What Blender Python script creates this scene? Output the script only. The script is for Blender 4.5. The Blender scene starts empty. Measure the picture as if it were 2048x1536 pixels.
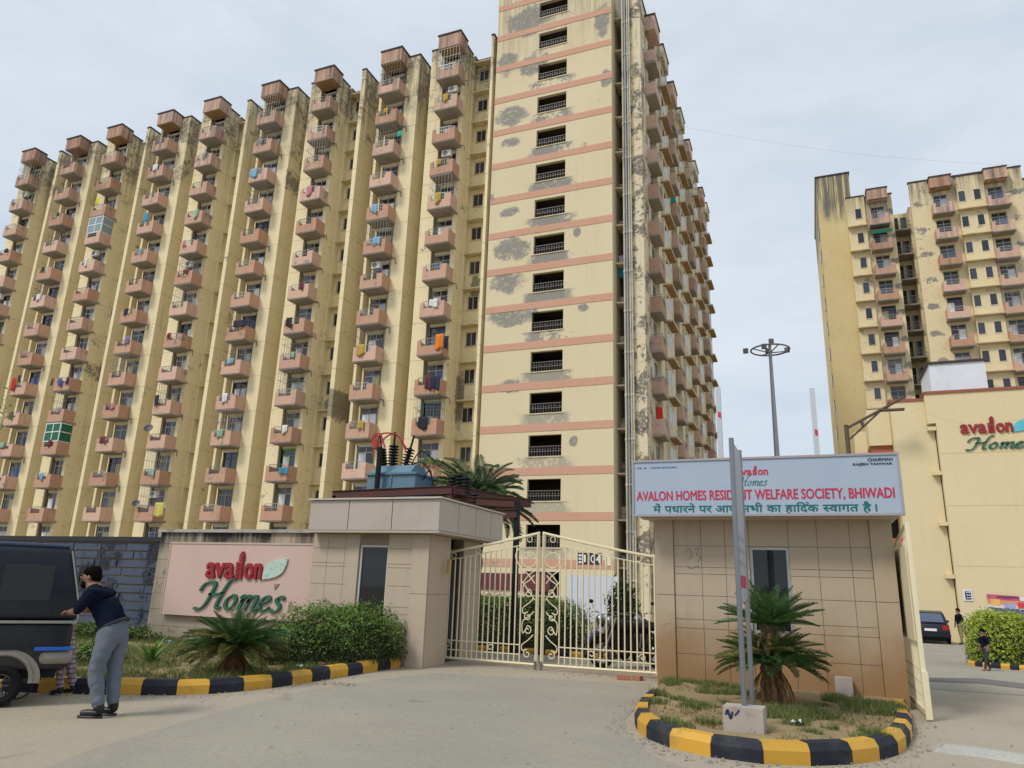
import bpy, bmesh, math, random
import numpy as np
from mathutils import Vector, Matrix, noise as mnoise
random.seed(7)
R = math.radians
SC = bpy.context.scene
COL = SC.collection
# ------------------------------------------------------------------ camera
CAM_H, FOC, PITCH, ROLL, YAW = 1.55, 1449.6, 0.272072, 0.0334795, 0.3901404
_cy, _sy, _cp, _sp = math.cos(YAW), math.sin(YAW), math.cos(PITCH), math.sin(PITCH)
FW = Vector((-_sy * _cp, _cy * _cp, _sp))
_r0 = Vector((_cy, _sy, 0)); _u0 = _r0.cross(FW)
RT = _r0 * math.cos(ROLL) + _u0 * math.sin(ROLL)
UP = -_r0 * math.sin(ROLL) + _u0 * math.cos(ROLL)
cam = bpy.data.objects.new('camera', bpy.data.cameras.new('camera'))
COL.objects.link(cam); SC.camera = cam
M = Matrix((RT, UP, -FW)).transposed().to_4x4(); M.translation = (0, 0, CAM_H)
cam.matrix_world = M
cam.data.sensor_width = 36; cam.data.lens = FOC / 2048 * 36
cam.data.clip_start = 0.1; cam.data.clip_end = 3000
# ------------------------------------------------------------------ world, sun, exposure
SUN_EL, SUN_AZ = R(48), R(212)      # azimuth clockwise from +Y (behind the viewer, a little left)
SC.view_settings.view_transform = 'Standard'; SC.view_settings.look = 'None'
SC.view_settings.exposure = 0.42; SC.view_settings.gamma = 1; SC.view_settings.use_curve_mapping = False
SC.cycles.max_bounces = 6; SC.cycles.diffuse_bounces = 3; SC.cycles.glossy_bounces = 3
SC.cycles.transmission_bounces = 4; SC.cycles.transparent_max_bounces = 8
W = bpy.data.worlds.new('World'); SC.world = W; W.use_nodes = True

def nd(nt, t, ins=None, **p):
    n = nt.nodes.new('ShaderNode' + t)
    for k, v in p.items(): setattr(n, k, v)
    for k, v in (ins or {}).items():
        s = n.inputs[k]
        if isinstance(v, bpy.types.NodeSocket): nt.links.new(v, s)
        else:
            if s.type == 'RGBA' and len(v) == 3: v = (*v, 1)
            s.default_value = v
    return n
def mixc(nt, f, a, b, bt='MIX'):
    return nd(nt, 'Mix', {0: f, 6: a, 7: b}, data_type='RGBA', blend_type=bt).outputs[2]
def mth(nt, op, a, b=0.0, c=None):
    d = {0: a, 1: b}
    if c is not None: d[2] = c
    return nd(nt, 'Math', d, operation=op).outputs[0]
def rmp(nt, v, a, b, lo=0.0, hi=1.0):
    return nd(nt, 'MapRange', {0: v, 1: a, 2: b, 3: lo, 4: hi}, interpolation_type='SMOOTHSTEP').outputs[0]
def nz(nt, vec, sc, det=4, ro=.6, dist=0.0):
    return nd(nt, 'TexNoise', {'Vector': vec, 'Scale': sc, 'Detail': det, 'Roughness': ro, 'Distortion': dist}).outputs[0]
def vml(nt, vec, s):
    return nd(nt, 'VectorMath', {0: vec, 1: s}, operation='MULTIPLY').outputs[0]

_nt = W.node_tree
for n in list(_nt.nodes): _nt.nodes.remove(n)
_sky = nd(_nt, 'TexSky', sky_type='NISHITA')
_sky.sun_disc = False; _sky.sun_elevation = SUN_EL; _sky.sun_rotation = SUN_AZ
_sky.air_density = 1.0; _sky.dust_density = 2.0; _sky.ozone_density = 1.5
_tc = nd(_nt, 'TexCoord').outputs['Generated']
_c1 = nz(_nt, vml(_nt, _tc, (1, 1, 2.2)), 2.3, 6, .55, .4)
_c2 = nz(_nt, vml(_nt, _tc, (1, 1, 3.0)), 5.5, 5, .6, .2)
_cl = rmp(_nt, mth(_nt, 'ADD', mth(_nt, 'MULTIPLY', _c1, .7), mth(_nt, 'MULTIPLY', _c2, .3)), .28, .72)
_cloud = mixc(_nt, _cl, (4.7, 5.4, 6.15), (6.3, 6.75, 7.2))      # flat overcast layer
_skyc = mixc(_nt, .86, _sky.outputs[0], _cloud)
_bg = nd(_nt, 'Background', {'Color': _skyc, 'Strength': 0.1})
nd(_nt, 'OutputWorld', {'Surface': _bg.outputs[0]})
_sun = bpy.data.lights.new('sun', 'SUN'); _sun.energy = 1.5; _sun.angle = R(14); _sun.color = (1, .95, .87)
sun = bpy.data.objects.new('sun', _sun); COL.objects.link(sun)
_sd = Vector((math.sin(SUN_AZ) * math.cos(SUN_EL), math.cos(SUN_AZ) * math.cos(SUN_EL), math.sin(SUN_EL)))
sun.rotation_euler = _sd.to_track_quat('Z', 'Y').to_euler(); sun.location = _sd * 100

# ------------------------------------------------------------------ pixel helper: direction only; the plane gives the distance
def ray(x, y): return FW + RT * ((x - 1024) / FOC) - UP * ((y - 768) / FOC)
def hit(x, y, ax, c):
    d = ray(x, y); t = (c - (0, 0, CAM_H)[ax]) / d[ax]; return Vector((0, 0, CAM_H)) + d * t
# ------------------------------------------------------------------ materials
def newmat(name):
    m = bpy.data.materials.new(name); m.use_nodes = True; nt = m.node_tree
    b = nt.nodes['Principled BSDF']; return m, nt, b
def bump(nt, b, h, dist=.01, st=.5):
    nt.links.new(nd(nt, 'Bump', {'Height': h, 'Distance': dist, 'Strength': st}).outputs[0], b.inputs['Normal'])
def pm(name, col, rough=.6, var=.12, sc=3.0, metal=0.0, bmp=0.0, dirt=None, dirt_amt=.3, spec=.5, rnd=0.0):
    """plain surface: mottled base colour, optional dirt in irregular patches, fine bump"""
    m, nt, b = newmat(name)
    pos = nd(nt, 'NewGeometry').outputs['Position']
    c = mixc(nt, nz(nt, pos, sc), tuple(x * (1 - var) for x in col), tuple(min(1, x * (1 + var)) for x in col))
    if dirt:
        c = mixc(nt, mth(nt, 'MULTIPLY', rmp(nt, nz(nt, pos, sc * .6, 7, .7), .48, .72), dirt_amt), c, dirt)
    if rnd:
        r = nd(nt, 'ObjectInfo').outputs['Random']
        hs = nd(nt, 'HueSaturation', {'Value': rmp(nt, r, 0, 1, 1 - rnd, 1 + rnd), 'Color': c})
        c = hs.outputs[0]
    nt.links.new(c, b.inputs['Base Color'])
    b.inputs['Roughness'].default_value = rough; b.inputs['Metallic'].default_value = metal
    b.inputs['Specular IOR Level'].default_value = spec
    if bmp: bump(nt, b, nz(nt, pos, sc * 12, 5, .7), .01, bmp)
    return m
def wall_mat(name, base, stain=(.10, .09, .075), streak=.35, peel=.15, peelcol=(.25, .24, .22), top=None, mud=None, extra=None, spatter=.0, tint=.5, rnd=0.0):
    """weathered lime-washed plaster: tone drift, vertical rain streaks, peeled patches; position driven, so no repeats"""
    m, nt, b = newmat(name)
    pos = nd(nt, 'NewGeometry').outputs['Position']
    sp = nd(nt, 'SeparateXYZ', {0: pos}); Z = sp.outputs[2]
    c = mixc(nt, mth(nt, 'MULTIPLY', rmp(nt, nz(nt, pos, .22, 5), .35, .68), tint), base, tuple(x * y for x, y in zip(base, (.93, .86, .74))))
    c = mixc(nt, mth(nt, 'MULTIPLY', rmp(nt, nz(nt, pos, 6, 6, .7), .45, .75), .3), c, tuple(x * .8 for x in base))
    st = nz(nt, vml(nt, pos, (2.6, 2.6, .11)), 1.0, 6, .65)
    fine = nz(nt, vml(nt, pos, (1, 1, .5)), 1.7, 8, .72)
    sf = mth(nt, 'MULTIPLY', rmp(nt, st, .52, .74), rmp(nt, fine, .35, .65))
    if top:
        tz = rmp(nt, mth(nt, 'ADD', Z, mth(nt, 'MULTIPLY', mth(nt, 'SUBTRACT', fine, .5), (top[1] - top[0]) * .9)), top[0], top[1])
        sf = mth(nt, 'ADD', mth(nt, 'MULTIPLY', sf, streak), mth(nt, 'MULTIPLY', tz, mth(nt, 'MULTIPLY', rmp(nt, st, .36, .62), top[2])))
    else: sf = mth(nt, 'MULTIPLY', sf, streak)
    c = mixc(nt, nd(nt, 'Clamp', {0: sf}).outputs[0], c, stain)
    pl = nz(nt, pos, .55, 9, .68, .3)
    pf = mth(nt, 'MULTIPLY', rmp(nt, pl, .66 - peel * .25, .69 - peel * .25), rmp(nt, nz(nt, pos, 5, 6, .7), .36, .5))
    if peel > 0: c = mixc(nt, mth(nt, 'MULTIPLY', pf, .85), c, peelcol)
    if spatter:
        c = mixc(nt, mth(nt, 'MULTIPLY', mth(nt, 'MULTIPLY', rmp(nt, nz(nt, pos, 3.2, 8, .75), .55, .6), rmp(nt, nz(nt, pos, .5, 3), .4, .6)), spatter), c, stain)
    if extra: c = extra(nt, pos, sp, c, fine)
    if rnd:
        r_ = nd(nt, 'ObjectInfo').outputs['Random']
        c = nd(nt, 'HueSaturation', {'Value': rmp(nt, r_, 0, 1, 1 - rnd, 1 + rnd * .6), 'Saturation': rmp(nt, r_, 1, 0, .85, 1.08), 'Color': c}).outputs[0]
    if mud:
        mz = rmp(nt, mth(nt, 'ADD', Z, mth(nt, 'MULTIPLY', mth(nt, 'SUBTRACT', nz(nt, pos, 1.3, 5), .5), 1.2)), mud[1], mud[0])
        c = mixc(nt, mth(nt, 'MULTIPLY', mz, mud[2]), c, mud[3])
    nt.links.new(c, b.inputs['Base Color']); b.inputs['Roughness'].default_value = .85
    b.inputs['Specular IOR Level'].default_value = .25
    h = mth(nt, 'ADD', mth(nt, 'MULTIPLY', nz(nt, pos, 30, 6, .7), .35), mth(nt, 'MULTIPLY', pf, -1.2))
    bump(nt, b, h, .012, .5)
    return m
CREAM = (.82, .71, .455)
def slab_extra(nt, pos, sp, c, fine):
    """black mould: blotches that thicken towards the parapets, and a few big ones low down"""
    X, Y, Z = sp.outputs
    n1 = nz(nt, pos, .42, 8, .72, .4); n2 = nz(nt, pos, 2.4, 8, .78)
    hgt = rmp(nt, Z, 34, 46, .0, .17)
    k = mth(nt, 'MULTIPLY', rmp(nt, mth(nt, 'ADD', n1, hgt), .60, .70), rmp(nt, n2, .38, .58))
    tot = mth(nt, 'MULTIPLY', k, .8)
    for (px, py, rx, rz) in ((668, 810, 1.3, 1.3), (935, 560, .45, 1.1), (640, 800, .6, .8), (700, 140, 1.6, .9), (905, 790, .25, 2.2), (190, 740, .8, 1.2), (400, 470, .5, 1.4), (590, 360, .6, 1.6), (135, 455, .5, 1.6)):
        h_ = hit(px, py, 1, 45.6)
        dx = mth(nt, 'DIVIDE', mth(nt, 'SUBTRACT', X, h_.x), rx); dz = mth(nt, 'DIVIDE', mth(nt, 'SUBTRACT', Z, h_.z), rz)
        d = mth(nt, 'ADD', mth(nt, 'MULTIPLY', dx, dx), mth(nt, 'MULTIPLY', dz, dz))
        w_ = mth(nt, 'ADD', d, mth(nt, 'MULTIPLY', mth(nt, 'SUBTRACT', n2, .5), 3.2))
        tot = mth(nt, 'MAXIMUM', tot, mth(nt, 'MULTIPLY', rmp(nt, w_, 1.1, .6), .75))
    return mixc(nt, tot, c, mixc(nt, n2, (.05, .045, .04), (.20, .18, .15)))
M_SLAB = wall_mat('plaster_cream', CREAM, streak=.3, peel=.05, top=(35, 46, .6), spatter=.25, tint=.25, extra=slab_extra)
# tower: plaster that has come away in round patches and below every corridor opening
FLH = 2.965
def tower_extra(nt, pos, sp, c, fine):
    X, Y, Z = sp.outputs
    wob = mth(nt, 'SUBTRACT', nz(nt, pos, 1.1, 8, .7), .5)
    wob2 = mth(nt, 'SUBTRACT', nz(nt, pos, 3.2, 8, .75), .5)
    tot = None
    for (x, z, rx, rz) in ((-19.3, 37.0, 1.15, .75), (-19.2, 34.6, .7, .38), (-19.2, 28.6, .6, .35), (-18.9, 25.5, 1.05, .8), (-19.2, 22.9, 1.15, .75),
                           (-18.6, 20.2, 1.5, .62), (-18.6, 15.0, .75, .45), (-18.0, 45.6, 1.6, 1.1), (-19.8, 41.8, .8, .9), (-17.6, 41.2, 1.2, .8), (-12.0, 43.8, .5, 1.2),
                           (-11.7, 38.4, .35, .6), (-13.9, 26.0, .25, .3), (-14.0, 10.9, .25, .3), (-19.8, 8.3, .5, .3), (-13.4, 20.2, .3, .25)):
        dx = mth(nt, 'DIVIDE', mth(nt, 'SUBTRACT', X, x), rx * 1.2); dz = mth(nt, 'DIVIDE', mth(nt, 'SUBTRACT', Z, z), rz * 1.2)
        d = mth(nt, 'ADD', mth(nt, 'MULTIPLY', dx, dx), mth(nt, 'MULTIPLY', dz, dz))
        k = rmp(nt, mth(nt, 'ADD', d, mth(nt, 'ADD', mth(nt, 'MULTIPLY', wob, 4.2), mth(nt, 'MULTIPLY', wob2, 1.6))), 1.3, .6)
        tot = k if tot is None else mth(nt, 'MAXIMUM', tot, k)
    zz = mth(nt, 'MODULO', mth(nt, 'ADD', Z, 300 * FLH - 33.66), FLH)      # 0 at every sill
    below = rmp(nt, mth(nt, 'ADD', zz, mth(nt, 'MULTIPLY', wob, .5)), FLH - 1.2, FLH - 1.0)
    inx = mth(nt, 'MULTIPLY', rmp(nt, mth(nt, 'ADD', X, mth(nt, 'MULTIPLY', wob, 2.4)), -18.0, -17.3), rmp(nt, mth(nt, 'ADD', X, mth(nt, 'MULTIPLY', wob, 2.4)), -14.0, -14.7))
    brk = rmp(nt, mth(nt, 'ADD', wob2, mth(nt, 'MULTIPLY', mth(nt, 'SUBTRACT', nz(nt, pos, .23, 3), .47), 1.1)), -.10, .02)
    hgt = rmp(nt, Z, 6, 22, .6, 1.0)
    tot = mth(nt, 'MAXIMUM', mth(nt, 'MULTIPLY', tot, rmp(nt, wob2, -.2, .0)), mth(nt, 'MULTIPLY', mth(nt, 'MULTIPLY', below, inx), mth(nt, 'MULTIPLY', brk, hgt)))
    grey = mixc(nt, nz(nt, pos, 7, 6, .7), (.09, .09, .09), (.36, .35, .33))
    return mixc(nt, mth(nt, 'MULTIPLY', tot, .88), c, grey)
M_TOWER = wall_mat('plaster_tower', (.70, .605, .41), streak=.12, peel=.02, top=(39, 49, .5), extra=tower_extra, tint=.35)
M_STAINED = wall_mat('plaster_badly_stained', (.72, .63, .45), stain=(.09, .08, .07), streak=.9, peel=.6, peelcol=(.13, .115, .10), spatter=.9)
M_SIDE = wall_mat('plaster_side', (.76, .68, .49), stain=(.12, .11, .09), streak=.7, peel=.3, top=(26, 48, .5), spatter=.6)
def right_extra(nt, pos, sp, c, fine):
    """render blown off in grey tongues beside the balconies, at every storey but never alike"""
    X, Y, Z = sp.outputs; n2 = nz(nt, pos, 1.3, 8, .75); tot = None
    zz = mth(nt, 'MODULO', mth(nt, 'ADD', Z, 300 * 2.953 - 2.4 - .9), 2.953)
    for (x, rx) in ((10.9, .75), (13.6, .7), (22.4, .9)):
        dx = mth(nt, 'DIVIDE', mth(nt, 'SUBTRACT', X, x), rx); dz = mth(nt, 'DIVIDE', mth(nt, 'SUBTRACT', zz, .9), .42)
        w_ = mth(nt, 'ADD', mth(nt, 'ADD', mth(nt, 'MULTIPLY', dx, dx), mth(nt, 'MULTIPLY', dz, dz)), mth(nt, 'MULTIPLY', mth(nt, 'SUBTRACT', n2, .47), 7.0))
        k = rmp(nt, w_, .85, .7); tot = k if tot is None else mth(nt, 'MAXIMUM', tot, k)
    tot = mth(nt, 'MULTIPLY', tot, rmp(nt, Z, 12, 30, .35, 1.0))
    return mixc(nt, mth(nt, 'MULTIPLY', tot, .85), c, mixc(nt, n2, (.10, .10, .095), (.32, .30, .27)))
M_RIGHT = wall_mat('plaster_right_block', (.75, .64, .41), stain=(.13, .12, .10), streak=.12, peel=.16, top=(41, 46, .9), spatter=.25, tint=.35, extra=right_extra)
M_OCHRE = wall_mat('plaster_ochre', (.66, .53, .28), stain=(.17, .155, .13), streak=.1, peel=.1, top=(41.5, 45, 1.6), spatter=.2)
M_ANNEX = wall_mat('plaster_annex', (.73, .615, .385), streak=.12, peel=.0, tint=.3)
M_PINKB = wall_mat('balcony_pink', (.61, .375, .275), stain=(.13, .10, .085), streak=.6, peel=.18, top=(30, 45, .65), spatter=.35, tint=.25, rnd=.16)
M_BAND = wall_mat('band_pink', (.60, .345, .25), streak=.1, peel=.03, tint=.25)
M_BRICKRED = pm('spandrel_red', (.42, .13, .08), .8)
M_SOFFIT = pm('soffit_grey', (.33, .29, .24), .9, .2, 2.0, dirt=(.12, .10, .08), dirt_amt=.5)
M_BSOFFIT = pm('soffit_brown', (.34, .21, .10), .9, .25, 2.0, dirt=(.12, .08, .05), dirt_amt=.4)
M_COPING = pm('coping_dark', (.055, .04, .04), .8, .3, 2.0)
M_CHAJJA = pm('ledge_cream', (.66, .55, .35), .85, .15, 2.0, dirt=(.14, .12, .09), dirt_amt=.55)
M_FRAME = pm('door_frame_cream', (.66, .60, .45), .7, .12, 3, dirt=(.3, .26, .2), dirt_amt=.4, rnd=.15)
M_RAIL = pm('railing_metal', (.30, .30, .30), .5, .2, 5, metal=.4, rnd=.5)
M_RAILT = pm('corridor_railing', (.19, .18, .17), .6, .2, 5, metal=.3)
M_RAILD = pm('grille_metal', (.16, .15, .15), .55, .2, 5, metal=.4)
M_PIPE = pm('pipe_grey', (.13, .12, .11), .6, .3, 2)
M_PIPEC = pm('pipe_cream', (.55, .50, .38), .6, .25, 1.0, dirt=(.12, .1, .08), dirt_amt=.6)
M_PIPES = pm('pipe_steel', (.33, .37, .42), .4, .15, 1.0, metal=.3)
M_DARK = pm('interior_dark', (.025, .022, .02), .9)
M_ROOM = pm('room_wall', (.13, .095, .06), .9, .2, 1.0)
M_PINKS = wall_mat('balcony_pink_sooty', (.56, .37, .28), stain=(.14, .12, .10), streak=.6, peel=.35, peelcol=(.26, .23, .20), spatter=.5, tint=.5, rnd=.2)
M_WHITEB = pm('white_board', (.74, .76, .80), .6, .05, 1.0)
def glass_mat(name, c, rough=.08):
    m, nt, b = newmat(name)
    pos = nd(nt, 'NewGeometry').outputs['Position']
    cc = mixc(nt, rmp(nt, nd(nt, 'ObjectInfo').outputs['Random'], 0, 1), tuple(x * .5 for x in c), tuple(x * 1.4 for x in c))
    nt.links.new(cc, b.inputs['Base Color']); b.inputs['Roughness'].default_value = rough
    b.inputs['Specular IOR Level'].default_value = .6
    return m
M_GLASS = glass_mat('window_glass', (.035, .04, .055))
M_GLASSB = glass_mat('window_glass_blue', (.06, .075, .12), .12)
M_CURT = pm('curtain_white', (.74, .74, .76), .8, .1, 8, rnd=.25)
M_CURTC = pm('curtain_yellowish', (.60, .55, .34), .8, .1, 8, rnd=.2)
M_CURTB = pm('curtain_blue', (.13, .17, .34), .8, .15, 8, rnd=.3)
M_GREENP = pm('painted_green', (.22, .50, .07), .8, .1)
M_TEAL = pm('painted_blue', (.20, .42, .50), .8, .1)
M_NET = pm('shade_net_green', (.015, .13, .07), .8, .25, 20)
# ------------------------------------------------------------------ mesh builder + object plumbing
WL = {}
class MB:
    def __init__(s): s.v = []; s.f = []; s.mi = []; s.cur = 0; s.sm = []; s.smooth = False
    def add(s, vs, fs):
        o = len(s.v); s.v.extend([tuple(v) for v in vs])
        for f in fs: s.f.append([i + o for i in f]); s.mi.append(s.cur); s.sm.append(s.smooth)
    def box(s, x0, x1, y0, y1, z0, z1):
        if x0 > x1: x0, x1 = x1, x0
        s.add([(x0, y0, z0), (x1, y0, z0), (x1, y1, z0), (x0, y1, z0), (x0, y0, z1), (x1, y0, z1), (x1, y1, z1), (x0, y1, z1)],
              [(0, 3, 2, 1), (4, 5, 6, 7), (0, 1, 5, 4), (1, 2, 6, 5), (2, 3, 7, 6), (3, 0, 4, 7)]); return s
    def prism(s, poly, z0, z1):      # poly in XY, extruded along Z
        n = len(poly)
        s.add([(x, y, z0) for x, y in poly] + [(x, y, z1) for x, y in poly],
              [tuple(range(n - 1, -1, -1)), tuple(range(n, 2 * n))] + [(i, (i + 1) % n, n + (i + 1) % n, n + i) for i in range(n)]); return s
    def prismy(s, poly, y0, y1):     # poly in XZ, extruded along Y
        n = len(poly)
        s.add([(x, y0, z) for x, z in poly] + [(x, y1, z) for x, z in poly],
              [tuple(range(n)), tuple(range(2 * n - 1, n - 1, -1))] + [(i, n + i, n + (i + 1) % n, (i + 1) % n) for i in range(n)]); return s
    def prismx(s, poly, x0, x1):     # poly in YZ, extruded along X
        n = len(poly)
        s.add([(x0, y, z) for y, z in poly] + [(x1, y, z) for y, z in poly],
              [tuple(range(n - 1, -1, -1)), tuple(range(n, 2 * n))] + [(i, (i + 1) % n, n + (i + 1) % n, n + i) for i in range(n)]); return s
    def tube(s, pts, r, n=6, closed=False):
        pts = [Vector(p) for p in pts]; k = len(pts); rs = r if isinstance(r, (list, tuple)) else [r] * k
        ref = None; rings = []
        for i, p in enumerate(pts):
            a = pts[(i - 1) % k] if (i or closed) else p; b = pts[(i + 1) % k] if (i < k - 1 or closed) else p
            t = (b - a).normalized()
            if ref is None: ref = Vector((0, 0, 1)) if abs(t.z) < .9 else Vector((1, 0, 0))
            u = (ref - t * ref.dot(t)).normalized(); ref = u; w = t.cross(u)
            rings.append([p + (u * math.cos(2 * math.pi * j / n) + w * math.sin(2 * math.pi * j / n)) * rs[i] for j in range(n)])
        vs = [v for q in rings for v in q]; fs = []
        for i in range(k if closed else k - 1):
            a = i * n; b = ((i + 1) % k) * n
            fs += [(a + j, a + (j + 1) % n, b + (j + 1) % n, b + j) for j in range(n)]
        if not closed: fs += [tuple(range(n - 1, -1, -1)), tuple(range((k - 1) * n, k * n))]
        s.add(vs, fs); return s
    def lathe(s, prof, n=16, c=(0, 0, 0), ax='z'):
        vs = []; fs = []
        for r, h in prof:
            for j in range(n):
                a = 2 * math.pi * j / n; p = (r * math.cos(a), r * math.sin(a), h)
                if ax == 'y': p = (p[0], p[2], p[1])
                if ax == 'x': p = (p[2], p[0], p[1])
                vs.append((p[0] + c[0], p[1] + c[1], p[2] + c[2]))
        k = len(prof)
        for i in range(k - 1): fs += [(i * n + j, i * n + (j + 1) % n, (i + 1) * n + (j + 1) % n, (i + 1) * n + j) for j in range(n)]
        fs += [tuple(range(n - 1, -1, -1)), tuple(range((k - 1) * n, k * n))]
        s.add(vs, fs); return s
    def ell(s, c, r, n=12, m=8):
        return s.ellp(c, r, n, m)
    def ellp(s, c, r, n, m):
        vs = []; fs = []
        for i in range(m + 1):
            t = math.pi * i / m
            for j in range(n):
                a = 2 * math.pi * j / n
                vs.append((c[0] + r[0] * math.sin(t) * math.cos(a), c[1] + r[1] * math.sin(t) * math.sin(a), c[2] + r[2] * math.cos(t)))
        for i in range(m): fs += [(i * n + j, (i + 1) * n + j, (i + 1) * n + (j + 1) % n, i * n + (j + 1) % n) for j in range(n)]
        s.add(vs, fs); return s
    def mesh(s, name, mats, off=(0, 0, 0)):
        me = bpy.data.meshes.new(name)
        me.from_pydata([(v[0] - off[0], v[1] - off[1], v[2] - off[2]) for v in s.v], [], s.f)
        for m in (mats if isinstance(mats, (list, tuple)) else [mats]): me.materials.append(m)
        if any(s.mi): me.polygons.foreach_set('material_index', s.mi)
        if any(s.sm): me.polygons.foreach_set('use_smooth', s.sm)
        me.update(); return me
    def build(s, name, mats, parent=None):
        off = WL.get(parent.name, (0, 0, 0)) if parent else (0, 0, 0)
        return obj(name, s.mesh(name, mats, off), parent)
def obj(name, me, parent=None, loc=None, rot=None, sca=None):
    o = bpy.data.objects.new(name, me); COL.objects.link(o)
    if parent: o.parent = parent
    if loc is not None:
        off = WL.get(parent.name, (0, 0, 0)) if parent else (0, 0, 0)
        o.location = (loc[0] - off[0], loc[1] - off[1], loc[2] - off[2])
        if parent and parent.name in WL: WL[o.name] = tuple(loc)
    elif parent and parent.name in WL: WL[o.name] = WL[parent.name]
    if rot is not None: o.rotation_euler = rot
    if sca is not None: o.scale = sca
    return o
def tag(o, label=None, cat=None, group=None, kind=None):
    if label: o['label'] = label
    if cat: o['category'] = cat
    if group: o['group'] = group
    if kind: o['kind'] = kind
    return o
def thing(name, label, cat, loc=(0, 0, 0), rz=None, group=None):
    o = bpy.data.objects.new(name, None); COL.objects.link(o); o.location = loc; o.empty_display_size = .2
    if rz is not None: o.rotation_euler = (0, 0, rz)      # rotated things take local coordinates
    else: WL[o.name] = tuple(loc)
    return tag(o, label, cat, group)
def B(*a):
    return MB().box(*a)
def recalc(me):
    bm = bmesh.new(); bm.from_mesh(me); bmesh.ops.recalc_face_normals(bm, faces=bm.faces); bm.to_mesh(me); bm.free()
def catmull(pts, n=6, closed=False):
    P = [Vector(p) for p in pts]; k = len(P); out = []
    for i in range(k if closed else k - 1):
        p0 = P[(i - 1) % k] if (closed or i > 0) else P[0]; p1 = P[i]; p2 = P[(i + 1) % k]; p3 = P[(i + 2) % k] if (closed or i + 2 < k) else P[-1]
        for j in range(n):
            t = j / n
            out.append(.5 * ((2 * p1) + (p2 - p0) * t + (2 * p0 - 5 * p1 + 4 * p2 - p3) * t * t + (3 * p1 - p0 - 3 * p2 + p3) * t ** 3))
    if not closed: out.append(P[-1])
    return out
def gz(y): return 0.0 if y < 16 else -.016 * (y - 16)      # the ground inside falls away gently
# ================================================================== GROUND
def gz(y): return 0.0 if y < 16 else -.016 * (min(y, 110) - 16)
def ground_mat(name, base, alt, dust, crack=.5, sc=1.0, dusty=.5, rough=.9):
    m, nt, b = newmat(name)
    pos = nd(nt, 'NewGeometry').outputs['Position']
    c = mixc(nt, rmp(nt, nz(nt, pos, .35 * sc, 6, .6), .35, .65), base, alt)
    c = mixc(nt, mth(nt, 'MULTIPLY', rmp(nt, nz(nt, pos, .16, 5, .7, .5), .45, .66), dusty), c, dust)
    c = mixc(nt, mth(nt, 'MULTIPLY', rmp(nt, nz(nt, pos, 16, 6, .85), .45, .65), .5), c, tuple(x * .62 for x in base))
    c = mixc(nt, mth(nt, 'MULTIPLY', rmp(nt, nz(nt, pos, 60, 3, .8), .5, .7), .45), c, tuple(min(1, x * 1.35) for x in base))
    sp = nd(nt, 'VectorMath', {0: pos, 1: nd(nt, 'TexNoise', {'Vector': pos, 'Scale': 1.3, 'Detail': 4.0}).outputs[1]}, operation='ADD').outputs[0]
    vo = nd(nt, 'TexVoronoi', {'Vector': sp, 'Scale': .33}, feature='DISTANCE_TO_EDGE').outputs[0]
    ck = mth(nt, 'MULTIPLY', rmp(nt, vo, .006, .001), rmp(nt, nz(nt, pos, .3, 2), .42, .55))
    c = mixc(nt, mth(nt, 'MULTIPLY', ck, crack), c, (.06, .055, .05))
    bl = rmp(nt, nz(nt, pos, .9, 4, .5, 1.0), .64, .72)
    c = mixc(nt, mth(nt, 'MULTIPLY', bl, .28), c, (.10, .09, .08))
    nt.links.new(c, b.inputs['Base Color']); b.inputs['Roughness'].default_value = rough; b.inputs['Specular IOR Level'].default_value = .3
    bump(nt, b, mth(nt, 'ADD', nz(nt, pos, 45, 5, .8), mth(nt, 'MULTIPLY', ck, -1.5 if crack else 0.0)), .012, .7)
    return m
M_GROUND = ground_mat('dusty_ground', (.34, .28, .19), (.28, .24, .16), (.40, .34, .24), 0)
M_CONC = ground_mat('beige_concrete', (.43, .37, .285), (.36, .315, .25), (.47, .39, .27), .0)
M_DRIVE = ground_mat('grey_driveway', (.36, .33, .268), (.305, .282, .235), (.41, .355, .27), .0, 1.0, .5)
M_SOIL = ground_mat('bed_soil', (.33, .235, .125), (.25, .20, .10), (.42, .31, .17), 0, 2.0)
ys = [-200, -20, 16, 45, 110, 1500]
mb = MB(); vs = []; fs = []
for i, y in enumerate(ys): vs += [(-900, y, gz(y) - .004), (900, y, gz(y) - .004)]
for i in range(len(ys) - 1): fs.append((2 * i, 2 * i + 1, 2 * i + 3, 2 * i + 2))
mb.add(vs, fs); tag(mb.build('ground', M_GROUND), kind='structure')
mb = MB(); mb.add([(-60, -12, 0), (40, -12, 0), (40, 16, 0), (-7.2, 16, 0), (-7.2, 13.2, 0), (-60, 13.2, 0)], [(0, 1, 2, 3, 4, 5)])
tag(mb.build('road', M_CONC), kind='structure')
mb = MB(); mb.add([(-14, 16, .004), (34, 16, .004), (34, 44.4, gz(44.4) + .004), (-14, 44.4, gz(44.4) + .004)], [(0, 1, 2, 3)])
tag(mb.build('inner_road', M_DRIVE), kind='structure')
P = [hit(x, y, 2, .005) for x, y in ((-150, 1720), (90, 1536), (330, 1455), (520, 1402), (690, 1369), (870, 1346), (1300, 1368), (1290, 1400), (1250, 1440), (1290, 1500), (1400, 1545), (1560, 1590), (1600, 1720))]
L = [Vector((p.x, p.y, .005)) for p in P]
cur = catmull(L[:6], 5) + catmull(L[6:], 5)
mb = MB(); mb.add(cur, [tuple(range(len(cur)))])
o = tag(mb.build('driveway', M_DRIVE), kind='structure'); recalc(o.data)
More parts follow.
